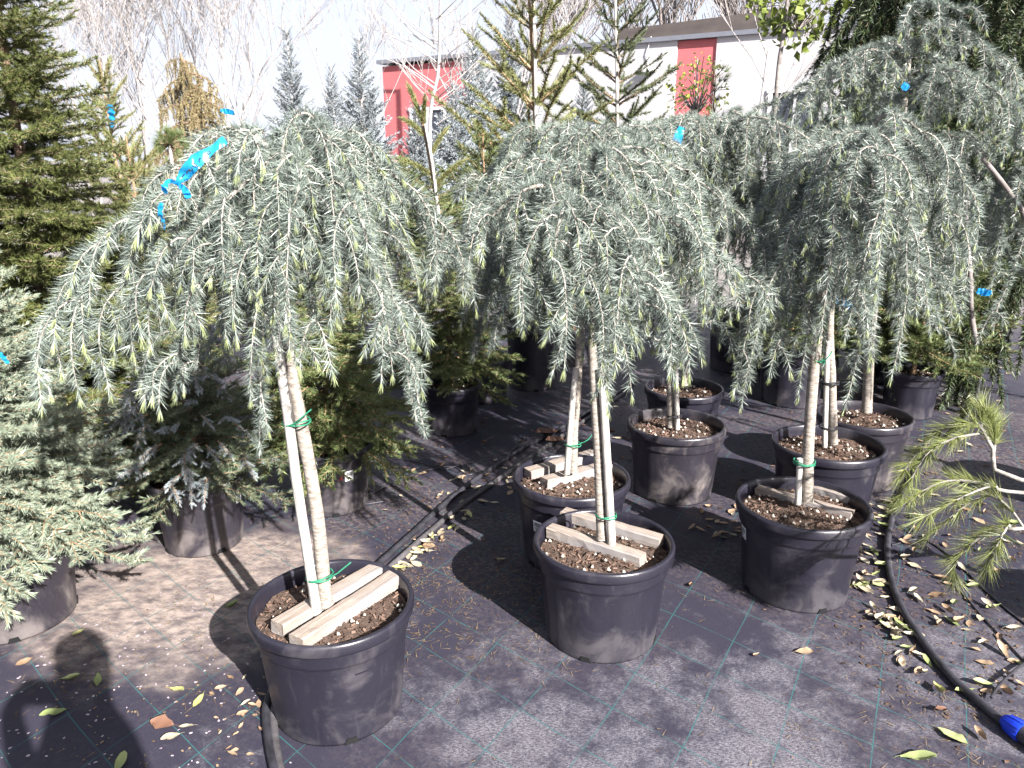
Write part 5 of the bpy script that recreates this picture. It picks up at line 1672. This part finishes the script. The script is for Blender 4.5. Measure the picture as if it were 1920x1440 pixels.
flakes(240, -1.5, -0.55, 1.45, 2.2, (0.0025, 0.006), 'petal', 'petals', 'tiny pink white petals strewn on the cloth at lower left')
flakes(1300, 1.05, 2.4, 1.5, 3.1, (0.003, 0.009), 'bark_chip', 'bark_crumbs', 'brown crumbs of bark and leaf right of the curved hose', 0.1)
flakes(700, -0.5, 0.3, 2.3, 3.6, (0.003, 0.008), 'bark_chip', 'leaf_crumbs', 'reddish crumbs in the litter along the double hose', 0.08)
flakes(500, -1.3, -0.5, 1.45, 3.0, (0.002, 0.006), 'dry_needle', 'straw_crumbs', 'pale crumbs on the sandy cloth at left', 0.1)
flakes(900, -0.5, 2.8, 3.4, 6.5, (0.006, 0.018), 'bark_chip', 'far_crumbs', 'brown leaf litter on the cloth further back', 0.2)

# ------------------------------------------------------------------ the photographer, standing behind the lens: only the shadow shows
def photographer():
    root = thing('person', (0.22, -0.25, 0), 'person taking the picture, present only as the shadow at lower left', 'person')
    me = bpy.data.meshes.new('body')
    J = {'pel': (0, 0, 0.96, .12, .12), 'bel': (0, 0, 1.12, .11, .11), 'che': (0, 0, 1.33, .125, .125), 'shc': (0, 0, 1.48, .10, .10), 'nek': (.01, .01, 1.56, .055, .055), 'he0': (.02, .03, 1.64, .07, .08), 'he1': (.02, .03, 1.74, .08, .09), 'he2': (.02, .02, 1.81, .055, .06),
         'shl': (-.10, .10, 1.46, .06, .06), 'ell': (-.20, .06, 1.22, .045, .045), 'wrl': (-.32, .18, 1.40, .03, .03), 'hal': (-.315, .21, 1.45, .03, .022),
         'shr': (.09, -.13, 1.46, .06, .06), 'elr': (.06, .02, 1.20, .045, .045), 'wrr': (-.11, .18, 1.38, .03, .03), 'har': (-.125, .21, 1.43, .03, .022),
         'hil': (-.05, .07, .93, .09, .09), 'knl': (-.06, .08, .52, .06, .06), 'anl': (-.06, .06, .10, .042, .042), 'tol': (-.10, .19, .04, .042, .03),
         'hir': (.05, -.07, .93, .09, .09), 'knr': (.06, -.06, .52, .06, .06), 'anr': (.06, -.09, .10, .042, .042), 'tor': (.03, .04, .04, .042, .03)}
    E_ = [('pel', 'bel'), ('bel', 'che'), ('che', 'shc'), ('shc', 'nek'), ('nek', 'he0'), ('he0', 'he1'), ('he1', 'he2'), ('shc', 'shl'), ('shl', 'ell'), ('ell', 'wrl'), ('wrl', 'hal'),
          ('shc', 'shr'), ('shr', 'elr'), ('elr', 'wrr'), ('wrr', 'har'), ('pel', 'hil'), ('hil', 'knl'), ('knl', 'anl'), ('anl', 'tol'), ('pel', 'hir'), ('hir', 'knr'), ('knr', 'anr'), ('anr', 'tor')]
    ks = list(J)
    vs = [J[k][:3] for k in ks]
    rs = [J[k][3:] for k in ks]
    es = [(ks.index(a), ks.index(b_)) for a, b_ in E_]
    for hand, sx_ in (('hal', 1), ('har', -1)):                 # five fingers closing on the phone
        hx, hy, hz = J[hand][:3]
        for k in range(5):
            i0 = len(vs)
            zo = (0.03, 0.018, 0.004, -0.012, 0.028)[k]
            fl = (0.032, 0.038, 0.036, 0.030, 0.026)[k]
            yo = 0.022 if k < 4 else -0.02
            vs += [(hx + sx_ * 0.012, hy + yo * 0.6, hz + zo * 0.7), (hx + sx_ * (0.012 + fl * 0.6), hy + yo, hz + zo), (hx + sx_ * (0.012 + fl), hy + yo * 0.7, hz + zo)]
            rs += [(.009, .009), (.008, .008), (.0075, .0075)]
            es += [(ks.index(hand), i0), (i0, i0 + 1), (i0 + 1, i0 + 2)]
    me.from_pydata(vs, es, [])
    me.materials.append(MATS['jacket'])
    o = link('body', me, root)
    o.modifiers.new('skin', 'SKIN')
    o.modifiers.new('subdivision', 'SUBSURF').levels = 1
    o.modifiers['subdivision'].render_levels = 2
    for i, r_ in enumerate(rs):
        me.skin_vertices[0].data[i].radius = r_
    me.skin_vertices[0].data[0].use_root = True
    q = MB()
    q.box((-0.078, -0.005, -0.037), (0.078, 0.004, 0.037))
    ph = tag(q.build('phone', ['phone_black'], None, (0.0, -0.035, 1.45)), 'dark phone held up by the person taking the picture, out of view', 'phone')
    ph.rotation_euler = (-PITCH, 0, 0)
photographer()
print('objects', len(bpy.data.objects), 'tris', sum(len(m_.polygons) for m_ in bpy.data.meshes))
